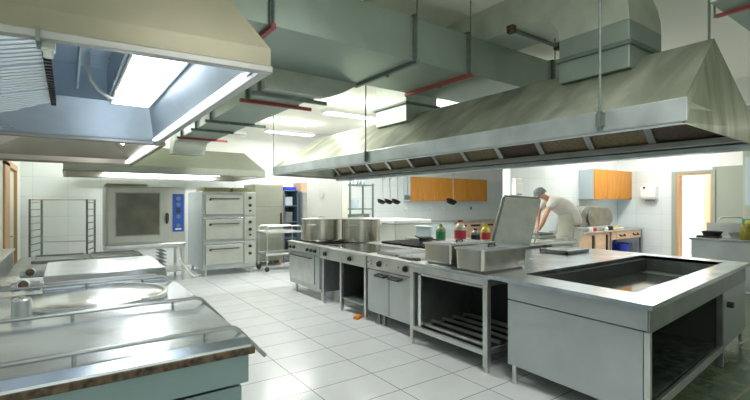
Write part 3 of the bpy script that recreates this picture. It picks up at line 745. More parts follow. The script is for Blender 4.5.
# ------------------------------------------------------------------ left cooking block
def rail(t, x0, x1, y, z, posts, name='rail'):
    pts = [(x0, y, z), (x1-.10, y, z)] + [(x1-.10+.06*math.sin(a), y, z-.06*(1-math.cos(a))) for a in (R(15), R(30), R(45))]
    e = pts[-1]; pts.append((e[0]+.15, y+.01, e[2]-.15)); pts[-1] = (e[0]+.14, y+.0, e[2]-.155)
    r = MB().tube(pts, .011, 10).build(name, 'rail', t, smooth=True)
    for px in posts: MB().cyl(px, y, z-.05, z, .009, 10).build('post', 'rail', r)
t = thing('hot_plate_range', 'nearest steel cooking block with a flat top, two handrails and a grimy front edge', 'range', (0, 2.5, 0))
XRt = .70
MB().box(-.76, XRt, 2.05, 3.02, .90, .925).prism([(1.985, .89), (1.99, .905), (2.05, .925), (2.05, .89)], 'x', -.76, XRt).build('worktop', 'steel_top', t)
MB().box(-.76, XRt+.015, 1.975, 2.02, .862, .895).box(XRt-.01, XRt+.015, 2.02, 3.0, .862, .895).build('front_edge', 'grime', t, .004)
MB().box(-.76, XRt-.01, 1.99, 3.0, .73, .865).build('body', 'teal_panel', t, .006)
MB().box(-.74, XRt-.03, 2.03, 2.98, .10, .705).build('lower_cabinet', 'teal_panel', t, .006)
for x in (-.65, .55):
    for y in (2.12, 2.9): leg(t, x, y, .12)
rail(t, -.76, .74, 2.13, .958, (.53, .02))
rail(t, -.76, .76, 2.91, .958, (.53, .02))
t = thing('boiling_kettle', 'steel block with a round kettle lid ringed by a metal hose', 'kettle', (0, 3.5, 0))
MB().box(-.76, .76, 3.04, 4.06, .86, .89).build('worktop', 'steel_top', t, .005)
MB().box(-.74, .73, 3.06, 4.04, .12, .86).build('body', 'steel_panel', t, .006)
for x in (-.65, .6):
    for y in (3.15, 3.95): leg(t, x, y, .13)
MB().lathe([(.43, .89), (.43, .905), (.40, .915), (.2, .925), (0, .928)], (.17, 3.58, 0), 64).build('round_lid', 'steel_bright', t, smooth=True)
MB().torus((.17, 3.58, .912), .425, .017, 64, 10, a0=R(-150), a1=R(75)).build('hose', 'steel', t, smooth=True)
MB().box(.40, .44, 3.2, 3.26, .90, .94).build('hose_clip', 'steel', t, .003)
tp = MB().lathe([(.085, .89), (.085, .90), (.05, .905), (.05, .905), (.048, 1.0), (.038, 1.01), (0, 1.012)], (-.22, 3.25, 0), 28).build('filler_cap', 'steel', t, smooth=True)
MB().cyl(-.22, 3.25, 1.01, 1.02, .015, 12).build('cap_knob', 'khaki_tray', tp)
rail(t, -.76, .74, 4.02, .945, (.5, .12))
t = thing('tilting_pan', 'steel block with a raised rectangular pan lid beyond the round kettle', 'bratt pan', (0, 4.7, 0))
MB().box(-.76, .76, 4.10, 5.30, .84, .87).build('worktop', 'steel_top', t, .005)
MB().box(-.74, .74, 4.12, 5.28, .12, .84).build('body', 'steel_panel', t, .006)
for x in (-.65, .6):
    for y in (4.2, 5.2): leg(t, x, y, .13)
MB().prism([(4.18, .90), (4.27, .985), (5.16, 1.0), (5.2, .90), (5.2, .87), (4.18, .87)], 'x', -.16, .72).build('pan_lid', 'steel_top', t, .008)
for y in (4.15, 4.85):
    MB().tube([(-.34, y, .94), (-.17, y, .94)], .035, 20).torus((-.27, y-.045, .955), .035, .008, 24, 8, Matrix.Rotation(R(75), 3, 'X')).box(-.25, -.15, y-.05, y+.05, .92, .96).build('hinge', 'steel', t)
    MB().lathe([(.03, 0), (.03, .01), (0, .012)], (-.27, y-.045, .955), 16, Matrix.Rotation(R(75), 3, 'X')).build('hinge_cap', 'grime', t)
rail(t, -.76, .70, 4.22, .935, (.45, .2))
t = thing('low_table', 'low steel table with dark trays between the raised pan lid and the combi oven', 'table', (.1, 6.3, 0))
MB().box(-.5, .84, 5.4, 7.2, .82, .85).build('table_top', 'steel_dim', t, .004)
for x in (-.45, .79):
    for y in (5.45, 7.15): leg(t, x, y, .82)
for k, lab in enumerate(('steel baking tray on the low table, left one', 'steel baking tray on the low table, right one')):
    x = -.35+k*.6
    tag(MB().box(x, x+.53, 6.4, 7.1, .852, .862).box(x, x+.53, 6.4, 6.42, .862, .88).box(x, x+.53, 7.08, 7.1, .862, .88).box(x, x+.02, 6.4, 7.1, .862, .88).box(x+.51, x+.53, 6.4, 7.1, .862, .88).build('baking_tray', 'steel_dim', None, loc=(x, 6.75, .85)), lab, 'tray', 'trays on the low table')
t = thing('wall_cabinet', 'low dark steel cabinet at the left edge by the cream door', 'cabinet', (-.66, 6.3, 0))
MB().box(-.79, -.55, 5.35, 6.9, .02, .98).build('body', 'steel_dim', t, .006)
MB().box(-.79, -.53, 5.33, 6.92, .98, 1.0).build('worktop', 'steel', t, .004)

# ------------------------------------------------------------------ back: rack, ovens, fridge, trolley
t = thing('tray_rack', 'tall open tubular tray rack standing empty before the back wall', 'rack', (-.06, 9.95, 0), rotz=R(-14), local=True)
W, D = .43, .30
for sx in (-W, W):
    for sy in (-D, D):
        MB().box(sx-.016, sx+.016, sy-.016, sy+.016, .08, 1.62).build('upright', 'steel_dim', t)
    m = MB()
    for k in range(11): m.box(sx-.012, sx+.012, -D, D, .30+k*.125, .315+k*.125)
    m.build('runner', 'steel_dim', t)
    for sy in (-D, D): MB().cyl(sx, sy, 0.003, .08, .035, 14).build('caster', 'rubber', t)
m = MB()
for sy in (-D, D): m.box(-W, W, sy-.012, sy+.012, 1.60, 1.62).box(-W, W, sy-.012, sy+.012, .12, .15)
m.box(-W, W, D-.012, D+.012, .80, .82).build('cross_bar', 'steel', t)

t = thing('combi_oven', 'large combi oven with a dark glass door and blue control panel', 'oven', (1.22, 9.7, .70))
OX0, OX1 = .56, 1.93
MB().box(OX0, OX1, 9.32, 10.2, .70, 1.86).build('body', 'oven_steel', t, .012)
MB().box(OX0-.02, OX1, 9.29, 9.33, .70, .76).build('drip_rail', 'steel_bright', t, .004)
dd = MB().box(OX0+.03, 1.64, 9.27, 9.32, .80, 1.84).build('oven_door', 'oven_steel', t, .01)
MB().box(OX0+.17, 1.44, 9.262, 9.272, .95, 1.73).build('door_window', 'glass_dark', dd, .01)
MB().box(OX0+.15, OX0+.17, 9.258, 9.27, .93, 1.75).box(1.44, 1.46, 9.258, 9.27, .93, 1.75).box(OX0+.17, 1.44, 9.258, 9.27, 1.73, 1.75).box(OX0+.17, 1.44, 9.258, 9.27, .93, .95).build('window_seal', 'steel_dim', dd)
MB().box(1.56, 1.595, 9.20, 9.27, 1.15, 1.36).box(1.55, 1.605, 9.19, 9.215, 1.20, 1.34).build('handle', 'dark', dd, .006)
cp = MB().box(1.69, 1.90, 9.31, 9.33, .98, 1.73).build('control_panel', 'blue_panel', t, .004)
for z in (1.64, 1.52, 1.40, 1.28, 1.10): MB().tube([(1.795, 9.31, z), (1.795, 9.295, z)], .034, 18).torus((1.795, 9.305, z), .04, .004, 24, 6, Matrix.Rotation(R(90), 3, 'X')).build('dial', 'shelf_blue' if z != 1.40 else 'dark', cp)
MB().box(1.74, 1.85, 9.304, 9.312, 1.02, 1.045).build('button', 'white_gloss', cp)
t = thing('oven_stand', 'steel stand with tray runners beneath the combi oven', 'stand', (1.22, 9.7, 0))
for x in (OX0+.04, OX1-.04):
    for y in (9.36, 10.14):
        MB().box(x-.025, x+.025, y-.025, y+.025, .04, .66).cyl(x, y, .003, .05, .022, 12).build('leg', 'steel', t)
MB().box(OX0, OX1, 9.33, 10.18, .655, .695).build('top_frame', 'steel', t, .004)
m = MB()
for x in (OX0+.12, 1.50):
    for k in range(5): m.box(x, x+.10, 9.4, 10.1, .3+k*.07, .312+k*.07)
m.build('runner', 'steel_dim', t)
MB().box(OX0, OX1, 9.33, 10.18, .18, .21).build('shelf', 'steel', t)
tag(MB().tube([(1.86, 9.5, .65), (1.87, 9.42, .5), (1.80, 9.25, .42), (1.96, 9.28, .2), (2.1, 9.4, .05), (2.3, 9.6, .03)], .016, 8).build('water_hose', 'off_white', None, smooth=True, loc=(1.9, 9.4, 0)), 'pale hose drooping from the combi oven to the floor', 'hose')
t = thing('tray_stack', 'stack of flat olive trays lying on top of the combi oven', 'trays', (1.0, 9.7, 1.86))
for k in range(3): MB().box(.56+k*.012, 1.28-k*.012, 9.4, 9.95, 1.861+k*.022, 1.879+k*.022).build('tray', 'khaki_tray' if k % 2 else 'off_white', t, .004)

t = thing('deck_oven', 'three-deck stainless oven with paired black knobs on each deck', 'oven', (2.85, 10.1, 0))
MB().box(2.28, 3.42, 9.42, 10.75, .14, 1.79).build('body', 'steel_panel', t, .01)
for k in range(3):
    z0 = .22+k*.53
    dd = MB().box(2.33, 3.12, 9.37, 9.42, z0+.03, z0+.44).build('deck_door', 'oven_steel', t, .008)
    MB().tube([(2.42, 9.37, z0+.36), (2.42, 9.33, z0+.36), (3.02, 9.33, z0+.36), (3.02, 9.37, z0+.36)], .011, 8).build('handle', 'black', dd)
    MB().tube([(2.43, 9.372, z0+.34), (2.43, 9.36, z0+.34)], .022, 14).build('latch', 'dark', dd)
    MB().box(3.15, 3.41, 9.39, 9.42, z0+.0, z0+.49).build('control_panel', 'oven_steel', t, .004)
    MB().box(2.29, 3.41, 9.395, 9.42, z0+.46, z0+.49).build('deck_trim', 'steel_bright', t, .003)
    for z in ((.38, .22) if k != 0 else (.38, .22)):
        MB().tube([(3.28, 9.39, z0+z), (3.28, 9.35, z0+z)], [.036, .028], 16).build('knob', 'black', t)
    if k: MB().tube([(3.28, 9.39, z0+.10), (3.28, 9.36, z0+.10)], .022, 14).build('knob', 'black', t)
for x in (2.36, 3.34):
    for y in (9.5, 10.65): leg(t, x, y, .15, .028)
for nm, x0, x1, lab in (('l', 2.32, 2.86, 'flat stacked khaki baking trays on the deck oven, left pile'), ('r', 2.92, 3.40, 'flat stacked khaki baking trays on the deck oven, right pile')):
    m = MB()
    for k in range(4): m.box(x0+(k % 2)*.012, x1-(k % 2)*.012, 9.45, 10.2, 1.791+k*.024, 1.81+k*.024)
    tag(m.build('tray_pile', 'khaki_tray', None, .003, loc=((x0+x1)/2, 9.8, 1.79)), lab, 'trays', 'tray piles on the deck oven')

t = thing('upright_cabinet', 'tall plain stainless upright cabinet right of the deck oven', 'cabinet', (4.1, 10.6, 0))
MB().box(3.66, 4.42, 10.25, 10.95, .12, 2.0).build('body', 'cabinet_olive', t, .01)
MB().box(3.68, 4.40, 10.22, 10.25, 1.45, 1.98).build('door', 'cabinet_olive', t, .006)
MB().box(3.68, 4.40, 10.22, 10.25, .15, 1.43).build('door', 'cabinet_olive', t, .006)
MB().box(4.34, 4.37, 10.18, 10.22, 1.0, 1.3).build('handle', 'dark', t)
for x in (3.72, 4.36):
    for y in (10.3, 10.9): leg(t, x, y, .13, .025)

t = thing('utility_trolley', 'two-shelf steel utility trolley with a looped handle on casters', 'trolley', (4.0, 9.5, 0))
for z in (.36, .86):
    MB().box(3.60, 4.52, 9.28, 9.86, z, z+.03).box(3.60, 4.52, 9.28, 9.30, z+.03, z+.05).box(3.60, 4.52, 9.84, 9.86, z+.03, z+.05).build('shelf', 'steel', t, .004)
for y in (9.31, 9.83):
    MB().tube([(3.64, y, .1), (3.64, y, .98), (3.68, y, 1.02), (4.44, y, 1.02), (4.48, y, .98), (4.48, y, .1)], .014, 8).build('frame', 'steel', t)
for x in (3.64, 4.48):
    for y in (9.31, 9.83): MB().tube([(x, y-.015, .055), (x, y+.015, .055)], .052, 18).box(x-.02, x+.02, y-.025, y+.025, .06, .11).build('caster', 'rubber', t)

t = thing('blue_shelving', 'blue-grey metal shelving unit beside the upright cabinet', 'shelves', (5.0, 10.6, 0))
for x in (4.54, 4.93): MB().box(x-.015, x+.015, 10.45, 11.0, .003, 1.88).build('side_panel', 'shelf_blue', t)
for z in (.2, .62, 1.04, 1.46, 1.86): MB().box(4.54, 4.93, 10.45, 11.0, z, z+.02).build('shelf', 'shelf_blue', t)
MB().box(4.54, 4.93, 10.99, 11.0, .2, 1.86).build('back_panel', 'steel_dim', t)
for x, z, w, h, mt, lab in ((4.6, 1.062, .2, .25, 'steel_dim', 'grey storage bin on the blue shelving, middle level'), (4.6, 1.482, .2, .22, 'shelf_blue', 'blue storage bin on the blue shelving, upper level'),
                          (4.56, 1.882, .34, .08, 'blue_plastic', 'bright blue plastic box on top of the blue shelving')):
    mm = M['pale_blue'] if mt == 'shelf_blue' else M[mt]
    tag(MB().box(x, x+w, 10.5, 10.85, z, z+h).build('storage_bin', mm, None, .008, loc=(x, 10.6, z)), lab, 'bin')
t = thing('tall_cupboard', 'grey-green tall metal cupboard with a cardboard box on top', 'cupboard', (5.5, 10.6, 0))
MB().box(4.97, 5.5, 10.3, 11.0, .003, 1.84).build('body', 'steel_panel', t, .006)
MB().box(4.99, 5.48, 10.28, 10.3, .05, 1.82).build('door', 'steel', t, .005)
tag(MB().box(5.0, 5.45, 10.4, 10.9, 1.842, 2.08).build('cardboard_box', 'cardboard', None, .004, loc=(5.2, 10.6, 1.84)), 'brown cardboard box on the tall grey-green cupboard', 'box')
tag(MB().box(4.45, 4.51, 10.45, 11.0, .003, 2.02).build('wooden_board', 'wood_orange', None, .004, loc=(4.48, 10.7, 0)), 'orange wooden board standing upright between the cabinet and blue shelving', 'board')
t = thing('partition_panel', 'white free-standing partition panel behind the stock pots with a crumpled paper note', 'partition', (5.0, 9.1, 0))
MB().box(4.96, 5.09, 8.26, 9.98, .06, 2.06).build('panel', 'white_gloss', t, .006)
MB().box(4.95, 5.10, 8.24, 8.262, .06, 2.07).build('edge_strip', 'cream_door', t, .003)
for y in (8.4, 9.8): MB().box(4.85, 5.20, y-.03, y+.03, .003, .06).build('foot', 'steel_dim', t)
MB().slab([(4.93, 9.1, 1.68), (4.945, 9.35, 1.74), (4.95, 9.3, 1.86), (4.94, 9.05, 1.80)], .004).build('paper_note', 'off_white', t)
t = thing('wire_shelving', 'dark-framed open shelving unit seen behind the right stock pot', 'shelves', (7.1, 10.2, 0))
SX0, SX1, SY0, SY1 = 6.2, 6.95, 9.9, 10.4
for x in (SX0, SX1):
    for y in (SY0, SY1): MB().box(x-.02, x+.02, y-.02, y+.02, .003, 2.08).build('upright', 'flange', t)
for z in (.3, .85, 1.36, 2.02): MB().box(SX0, SX1, SY0, SY1, z, z+.03).build('shelf', 'flange', t)
for x, y, z, r, h, mt, lab in ((6.45, 10.1, 2.052, .13, .20, 'steel_dim', 'grey cone-shaped strainer on top of the open shelving'), (6.72, 10.1, 2.052, .09, .13, 'shelf_blue', 'small blue funnel on top of the open shelving'),
                             (6.45, 10.1, 1.392, .14, .24, 'pale_blue', 'pale blue tub on the middle level of the open shelving')):
    pr = [(0, 0), (r, 0), (r*.9, h*.3), (r*.2, h), (0, h)] if mt != 'pale_blue' else [(0, 0), (r*.8, 0), (r, h), (0, h)]
    tag(MB().lathe(pr, (x, y, z), 20).build('strainer' if mt == 'steel_dim' else ('funnel' if mt == 'shelf_blue' else 'plastic_tub'), mt, None, smooth=True, loc=(x, y, z)), lab, 'kitchenware')
tag(MB().box(6.26, 6.88, 9.97, 10.3, .882, 1.22).box(6.24, 6.9, 9.95, 10.32, 1.22, 1.24).build('storage_crate', 'steel_dim', None, .01, loc=(6.6, 10.1, .88)), 'dark grey crate on the lower level of the open shelving', 'crate')

# back wall cupboards + counter
def cupboard(x0, x1, y0, y1, z0, z1, n, label, side='cab_grey'):
    t = thing('wall_cupboard', label, 'cupboard', ((x0+x1)/2, (y0+y1)/2, z0), 'orange-fronted wall cupboards')
    MB().box(x0, x1, y0+.02, y1, z0, z1).build('carcass', side, t, .003)
    w = (x1-x0)/n
    for k in range(n):
        dd = MB().box(x0+k*w+.003, x0+(k+1)*w-.003, y0, y0+.02, z0, z1).build('door', 'wood_orange', t, .003)
        MB().box(x0+(k+.85)*w, x0+(k+.9)*w, y0-.012, y0, z0+.03, z0+.05).build('knob', 'dark', dd)
    return t
cupboard(9.35, 13.2, 11.12, YB-.002, 1.60, 2.42, 6, 'long orange-fronted wall cupboard high on the back wall behind the lone ladle')
cupboard(10.45, 12.38, 5.50, YP-.002, 1.64, 2.38, 3, 'three-door orange-fronted wall cupboard with a grey side on the near tiled wall')
t = thing('back_counter', 'long steel-topped counter with wooden drawers along the back wall', 'counter', (11, 11, 0))
MB().box(7.9, 13.8, 10.6, YB-.01, .86, .90).build('worktop', 'steel', t, .004)
MB().box(7.95, 13.75, 10.7, YB-.02, .0, .1).build('plinth', 'dark', t)
MB().box(7.92, 10.9, 10.64, YB-.02, .1, .86).build('body', 'cab_grey', t, .004)
MB().box(10.9, 13.78, 10.66, YB-.02, .1, .86).build('body', 'wood_pale', t, .004)
for k in range(4):
    dd = MB().box(10.93+k*.71, 11.60+k*.71, 10.63, 10.66, .60, .84).build('drawer', 'wood_pale', t, .004)
    MB().box(11.03+k*.71, 11.50+k*.71, 10.60, 10.63, .70, .76).build('handle', 'black', dd)
    dd = MB().box(10.93+k*.71, 11.60+k*.71, 10.63, 10.66, .12, .58).build('door', 'wood_pale', t, .004)
for k, x in enumerate((9.45, 10.6, 11.2, 11.8, 12.7, 13.9)):
    tag(MB().lathe([(0, 0), (.06, 0), (.055, .02), (.03, .035), (0, .035)], (x, YB-.001, 1.33), 20, Matrix.Rotation(R(90), 3, 'X')).build('wall_socket', 'white_gloss' if k != 4 else 'steel_dim', None, smooth=True, loc=(x, YB, 1.33)),
        'round wall socket on the back splash, number %s from the left' % ('one two three four five six'.split()[k]), 'socket', 'round sockets under the long cupboard')
t = thing('paper_dispenser', 'pale grey paper dispenser at the left edge of the near tiled wall', 'dispenser', (7.9, 5.85, 1.8))
MB().box(7.78, 8.02, 5.78, YP-.001, 1.72, 1.98).box(7.80, 8.0, 5.80, YP-.001, 1.98, 2.08).build('case', 'white_gloss', t, .01)
MB().box(7.82, 7.98, 5.775, 5.785, 1.72, 1.75).build('slot', 'steel_dim', t)

t = thing('work_table', 'wooden-fronted steel-topped bench with black handles under the near orange cupboard', 'bench', (10.9, 5.5, 0))
MB().box(9.15, 12.25, 5.15, YP-.02, .86, .90).build('table_top', 'steel_top', t, .004)
MB().box(9.2, 10.55, 5.2, YP-.03, .08, .86).build('body', 'wood_pale', t, .005)
for k in range(2): 
    dd = MB().box(9.22+k*.67, 9.86+k*.67, 5.18, 5.2, .1, .84).build('door', 'wood_pale', t, .004)
    MB().box(9.74+k*.62, 9.80+k*.62, 5.15, 5.18, .35, .80).build('handle', 'black', dd)
MB().box(10.6, 12.2, 5.18, 5.22, .66, .86).build('apron_rail', 'wood_pale', t, .004)
for k in range(2): 
    dd = MB().box(10.85+k*.7, 11.4+k*.7, 5.165, 5.18, .68, .84).build('drawer', 'wood_pale', t, .003)
    MB().tube([(10.98+k*.7, 5.165, .78), (10.98+k*.7, 5.13, .74), (11.22+k*.7, 5.13, .74), (11.22+k*.7, 5.165, .78)], .016, 8).build('handle', 'black', dd)
for x in (10.6, 12.18):
    for y in (5.2, 5.84): MB().box(x-.03, x+.03, y-.03, y+.03, .003, .86).build('leg', 'steel_dim', t)
MB().box(10.6, 12.2, 5.2, 5.85, .20, .23).build('shelf', 'steel', t, .003)
tag(MB().lathe([(0, 0), (.18, 0), (.22, .26), (.235, .26), (.235, .275), (.21, .275), (.17, .015), (0, .015)], (11.7, 5.48, .231), 32).build('plastic_tub', 'blue_plastic', None, smooth=True, loc=(11.7, 5.48, .23)), 'bright blue round tub on the lower shelf of the bench', 'tub')
# large grey slicing machine / dome with its base on the bench
t = thing('food_slicer', 'big grey round-backed machine with a black knob on the wooden bench', 'slicer', (10.1, 5.5, .9))
MB().box(9.42, 10.55, 5.25, 5.7, .902, 1.0).build('base', 'steel', t, .02)
MB().prism([(9.5, 1.0), (9.47, 1.14)] + [(9.92+.40*math.cos(R(a)), 1.14+.34*math.sin(R(a))) for a in range(165, 85, -15)] + [(10.75+.30*math.cos(R(a)), 1.16+.28*math.sin(R(a))) for a in range(90, -30, -15)] + [(10.9, 1.0)], 'y', 5.34, 5.68).build('housing', 'steel_dim', t, .03)
MB().tube([(9.98, 5.33, 1.2), (9.98, 5.30, 1.2)], .17, 36).tube([(9.98, 5.30, 1.2), (9.98, 5.29, 1.2)], .04, 18).build('blade_disc', 'steel_dim', t)
MB().bar((9.36, 5.35, 1.36), (9.52, 5.45, 1.2), .05).lathe([(0, 0), (.10, .01), (.12, .05), (.06, .12), (0, .13)], (9.31, 5.38, 1.32), 18).build('feed_knob', 'black', t, smooth=True)
for k, (x, mt, r, h, lab) in enumerate(((9.72, 'white_gloss', .05, .09, 'small white cup in front of the slicing machine'), (9.90, 'red_label', .04, .08, 'small red jar in front of the slicing machine'), (10.62, 'black', .06, .10, 'black jar at the right foot of the slicing machine'), (10.42, 'white_gloss', .045, .07, 'small white jar beside the black jar on the bench'))):
    tag(MB().lathe([(0, 0), (r, 0), (r, h*.8), (r*.7, h), (0, h)], (x, 5.2+.0*k, .901), 16).build('jar', mt, None, smooth=True, loc=(x, 5.2, .9)), lab, 'jar')
tag(MB().box(10.95, 11.5, 5.3, 5.6, .901, .93).build('chopping_board', 'white_gloss', None, .006, loc=(11.2, 5.4, .9)), 'white chopping board on the bench right of the slicing machine', 'chopping board')
tag(MB().box(11.0, 11.42, 5.32, 5.40, .931, .965).build('knife_box', 'yellow', None, .006, loc=(11.2, 5.36, .93)), 'narrow yellow plastic box lying on the white chopping board', 'box')

t = thing('towel_dispenser', 'white paper towel dispenser on the tiled wall left of the doorway', 'dispenser', (12.35, 5.1, 1.8))
MB().prism([(1.78, 12.20), (1.74, 12.24), (1.62, 12.22), (1.60, 12.30), (1.60, 12.399), (2.0, 12.399), (2.02, 12.30), (2.0, 12.22), (1.96, 12.19)][::-1] if False else [(12.399, 1.64), (12.24, 1.64), (12.2, 1.70), (12.2, 1.92), (12.24, 1.98), (12.399, 1.98)], 'y', 4.86, 5.22).build('case', 'white_gloss', t, .015)
MB().box(12.27, 12.38, 4.93, 5.13, 1.58, 1.64).build('nozzle', 'steel_dim', t, .01)
MB().tube([(12.2, 5.12, 1.94), (12.19, 5.12, 1.94)], .03, 12).build('sight_glass', 'dark', t)

# corner sink at the right edge
t = thing('sink_unit', 'grey steel sink counter with tap at the right edge beyond the tank', 'sink', (10, 2.5, 0))
MB().box(9.58, 10.5, 1.4, 3.25, .86, .90).build('worktop', 'steel_dim', t, .004)
MB().box(9.62, 10.48, 1.42, 3.22, .002, .86).build('body', 'steel_panel', t, .004)
MB().tube([(10.38, 2.62, .9), (10.38, 2.62, 1.24), (10.34, 2.66, 1.28), (10.1, 2.88, 1.28), (10.05, 2.92, 1.24)], .016, 10).cyl(10.38, 2.50, .9, 1.0, .02, 12).build('tap', 'steel_bright', t, smooth=True)
MB().box(10.5, 10.53, 1.4, 3.25, .86, 1.16).box(10.38, 10.53, 1.4, 2.50, 1.16, 1.2).build('splashback', 'steel', t)
tag(MB().box(9.75, 10.0, 2.85, 3.18, .901, .94).lathe([(0, .94), (.13, .94), (.17, 1.02), (.16, 1.02), (.12, .95), (0, .95)], (9.9, 2.98, 0), 24).build('roasting_pan', 'black', None, smooth=False, loc=(9.9, 3, .9)), 'stack of black pans at the left end of the sink counter', 'pans')
tag(MB().lathe([(0, 0), (.14, 0), (.19, .10), (.18, .10), (.13, .01), (0, .01)], (10.12, 2.60, .901), 24).build('frying_pan', 'steel_dim', None, smooth=True, loc=(10.12, 2.60, .9)), 'dull grey pan beside the tap on the sink counter', 'pan')
t = thing('oil_can', 'olive-green oil container with a yellow-green cap on the sink counter', 'container', (9.75, 2.35, .9))
MB().lathe([(0, 0), (.12, 0), (.125, .02), (.125, .20), (.09, .27), (.05, .29), (0, .29)], (9.78, 2.41, .901), 20).build('can_body', 'oil', t, smooth=True)
MB().cyl(9.78, 2.41, 1.19, 1.225, .05, 16).build('cap', 'yellow', t)
MB().tube([(9.78, 2.33, 1.17), (9.78, 2.33, 1.26), (9.78, 2.49, 1.26), (9.78, 2.49, 1.17)], .012, 8).build('handle', 'green_label', t)
t = thing('wall_cupboard', 'pale blue-grey plain wall cupboard on the column above the sink', 'cupboard', (11.5, 2.4, 1.45))
MB().box(11.4, 11.699, 1.6, 2.86, 1.5, 2.5).build('carcass', 'pale_blue', t, .006)
MB().box(11.38, 11.4, 1.6, 2.22, 1.5, 2.5).build('door', 'pale_blue', t, .004)
MB().box(11.38, 11.4, 2.24, 2.86, 1.5, 2.5).build('door', 'pale_blue', t, .004)

# ------------------------------------------------------------------ prep table and the cook
t = thing('prep_table', 'small steel table in front of the bending cook', 'table', (7.35, 5.1, 0))
MB().box(6.95, 7.75, 4.65, 5.4, .84, .87).build('table_top', 'steel', t, .004)
for x in (7.0, 7.7):
    for y in (4.7, 5.35): leg(t, x, y, .84)
for k, (z, w, lab) in enumerate(((.871, .25, 'lowest steel tray of the stack under the hands of the cook'), (.905, .23, 'middle steel tray of the stack under the hands of the cook'), (.94, .21, 'top steel tray of the stack under the hands of the cook'))):
    tag(MB().box(7.45-w, 7.45+w, 5.0-w*.8, 5.0+w*.8, z, z+.012).box(7.45-w, 7.45-w+.012, 5.0-w*.8, 5.0+w*.8, z+.012, z+.032).box(7.45+w-.012, 7.45+w, 5.0-w*.8, 5.0+w*.8, z+.012, z+.032).box(7.45-w, 7.45+w, 5.0-w*.8, 5.0-w*.8+.012, z+.012, z+.032).build('steel_tray', 'steel' if k % 2 else 'steel_dim', None, loc=(7.45, 5.0, z)), lab, 'tray', 'trays under the hands of the cook')

def skin(name, V, E, mat, parent, lv=2, root=0):
    bm = bmesh.new(); lay = bm.verts.layers.skin.verify(); vs = []
    for i, (p, r) in enumerate(V):
        v = bm.verts.new(p); vs.append(v)
        v[lay].radius = r if isinstance(r, tuple) else (r, r); v[lay].use_root = (i == root)
    for a, b in E: bm.edges.new((vs[a], vs[b]))
    me = bpy.data.meshes.new(name); bm.to_mesh(me); bm.free(); me.materials.append(M[mat])
    o = bpy.data.objects.new(name, me); C.objects.link(o); o.parent = parent
    k = o.modifiers.new('skin', 'SKIN'); k.use_smooth_shade = True
    u = o.modifiers.new('sub', 'SUBSURF'); u.levels = lv; u.render_levels = lv
    return o
# local frame: -x is the way the cook faces, y away from the viewer
pr = thing('person', 'cook in a pale shirt, apron and dark cap bending over a small table', 'person', (7.88, 4.84, 0), rotz=-math.atan2(.578, .816), local=True)
V = [((.24, 0, 1.18), .09), ((.19, 0, 1.32), .13), ((.08, 0, 1.47), .14), ((-.10, 0, 1.57), .13), ((-.24, 0, 1.64), .065), ((-.31, 0, 1.68), .06), ((-.38, 0, 1.73), .095), ((-.44, 0, 1.705), .075)]
E_ = [(i, i+1) for i in range(7)]
def chain(st, pts):
    prev = st
    for p, r in pts:
        V.append((p, r)); E_.append((prev, len(V)-1)); prev = len(V)-1
    return prev
hands = []
for s_ in (-1, 1):
    ex = -.38 if s_ < 0 else -.34
    w = chain(3, [((-.19, s_*.15, 1.57), .07), ((-.25, s_*.19, 1.51), .06), ((-.32, s_*.22, 1.40), .052), ((ex, s_*.22, 1.26), .047), ((ex-.02, s_*.18, 1.16), .042), ((ex-.04, s_*.12, 1.08), .031), ((ex-.055, s_*.10, 1.05), (.034, .02)), ((ex-.07, s_*.09, 1.015), (.036, .018))])
    hands.append((w, ex-.07, s_*.09, s_))
for s_ in (-1, 1):
    chain(0, [((.24, s_*.09, 1.02), .07), ((.22, s_*.11, .82), .075), ((.14, s_*.12, .58), .06), ((.17, s_*.12, .35), .055), ((.19, s_*.12, .12), .038), ((.13, s_*.12, .05), .04), ((.02, s_*.13, .035), .03)])
body = skin('body', V, E_, 'skin', pr)
for w, hx, hy, s_ in hands:            # four fingers and a thumb per hand, rooted inside the palm
    for k, ln in enumerate((.062, .072, .068, .052)):
        oy = (k-1.5)*.018
        skin('finger', [((hx, hy+oy, 1.02), .010), ((hx-.012, hy+oy*1.15, 1.02-ln*.45), .009), ((hx-.030, hy+oy*1.2, 1.02-ln*.72), .008), ((hx-.045, hy+oy*1.2, 1.02-ln*.8), .007)], [(0, 1), (1, 2), (2, 3)], 'skin', pr, 1)
    skin('thumb', [((hx+.012, hy-s_*.02, 1.015), .012), ((hx-.008, hy-s_*.045, .995), .010), ((hx-.03, hy-s_*.05, .975), .009)], [(0, 1), (1, 2)], 'skin', pr, 1)
# face: nose, ears, eyes, mouth (head looks down and forward)
MB().prism([(-.495, 1.705), (-.525, 1.665), (-.48, 1.655)], 'y', -.014, .014).build('nose', 'skin', pr, .006)
for s_ in (-1, 1):
    MB().lathe([(0, 0), (.012, .006), (0, .012)], (-.485, s_*.035, 1.715), 10).build('eye', 'dark', pr, smooth=True)
    MB().lathe([(0, -.008), (.028, 0), (0, .008)], (-.38, s_*.10, 1.70), 14, Matrix.Rotation(R(90), 3, 'X')).build('ear', 'skin', pr, smooth=True)
MB().box(-.485, -.475, -.025, .025, 1.635, 1.642).build('mouth', 'red_label', pr)
mt = Matrix.Rotation(R(-25), 3, 'Y')
MB().lathe([(0, .115), (.05, .108), (.09, .08), (.118, .03), (.125, -.01), (.118, -.02)], (-.385, 0, 1.745), 28, mt).torus((-.385, 0, 1.735), .118, .014, 28, 8, mt).build('cap', 'cap', pr, smooth=True)
VT = [((.25, 0, 1.10), .20), ((.25, 0, 1.20), .20), ((.20, 0, 1.33), .20), ((.08, 0, 1.48), .205), ((-.09, 0, 1.585), .18), ((-.22, 0, 1.63), .09)]
ET = [(0, 1), (1, 2), (2, 3), (3, 4), (4, 5)]
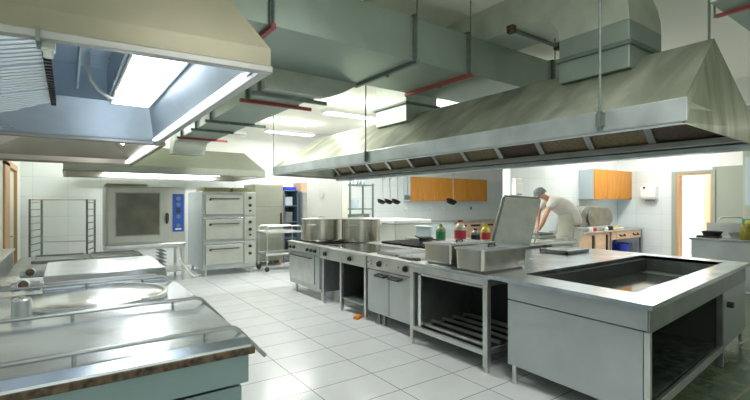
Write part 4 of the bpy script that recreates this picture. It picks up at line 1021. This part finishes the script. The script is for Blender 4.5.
for s_ in (-1, 1):
    VT += [((-.19, s_*.16, 1.565), .105), ((-.255, s_*.20, 1.50), .085), ((-.30, s_*.22, 1.44), .075)]
    n_ = len(VT); ET += [(4, n_-3), (n_-3, n_-2), (n_-2, n_-1)]
skin('shirt', VT, ET, 'shirt', pr)
VL = [((.25, 0, 1.16), .19)]; EL = []
for s_ in (-1, 1):
    VL += [((.25, s_*.09, 1.02), .155), ((.22, s_*.115, .80), .125), ((.14, s_*.125, .56), .085), ((.17, s_*.125, .34), .08), ((.19, s_*.12, .12), .07)]
    n_ = len(VL); EL += [(0, n_-5), (n_-5, n_-4), (n_-4, n_-3), (n_-3, n_-2), (n_-2, n_-1)]
skin('trousers', VL, EL, 'trousers', pr)
m = MB(); cols = []
for z, rr, xo in ((1.34, .215, .13), (1.2, .23, .17), (1.05, .245, .17), (.85, .25, .14), (.68, .25, .12)):
    cols.append([(xo + .06 - rr*math.cos(R(a)), rr*math.sin(R(a)), z) for a in range(-80, 81, 16)])
vv = [[m.b.verts.new(p) for p in c_] for c_ in cols]
for a, b in zip(vv, vv[1:]):
    for k in range(len(a)-1): m.b.faces.new((a[k], a[k+1], b[k+1], b[k]))
ap = m.build('apron', 'apron', pr, smooth=True); q = ap.modifiers.new('s', 'SOLIDIFY'); q.thickness = .01
for s_ in (-1, 1):
    MB().prism([(-.05, .003), (.24, .003), (.25, .06), (.21, .11), (.15, .10), (.0, .06), (-.05, .04)], 'y', s_*.125-.05, s_*.125+.05).build('shoe', 'black', pr, .015)

# ------------------------------------------------------------------ world, camera, view
w = bpy.data.worlds.new('World'); bpy.context.scene.world = w; w.use_nodes = True
bg = w.node_tree.nodes['Background']; bg.inputs[0].default_value = (.85, .92, 1, 1); bg.inputs[1].default_value = .15
cam = bpy.data.cameras.new('Camera'); co = bpy.data.objects.new('Camera', cam); C.objects.link(co)
cam.sensor_width = 36; cam.lens = 432.75/750*36; cam.shift_y = 2/750; cam.clip_start = .05
co.location = (0, 0, 1.57); co.rotation_euler = (R(90), 0, -R(35.353))
sc = bpy.context.scene; sc.camera = co
sc.view_settings.view_transform = 'Standard'; sc.view_settings.look = 'None'; sc.view_settings.gamma = 1
sc.view_settings.use_curve_mapping = False; sc.view_settings.exposure = -0.78
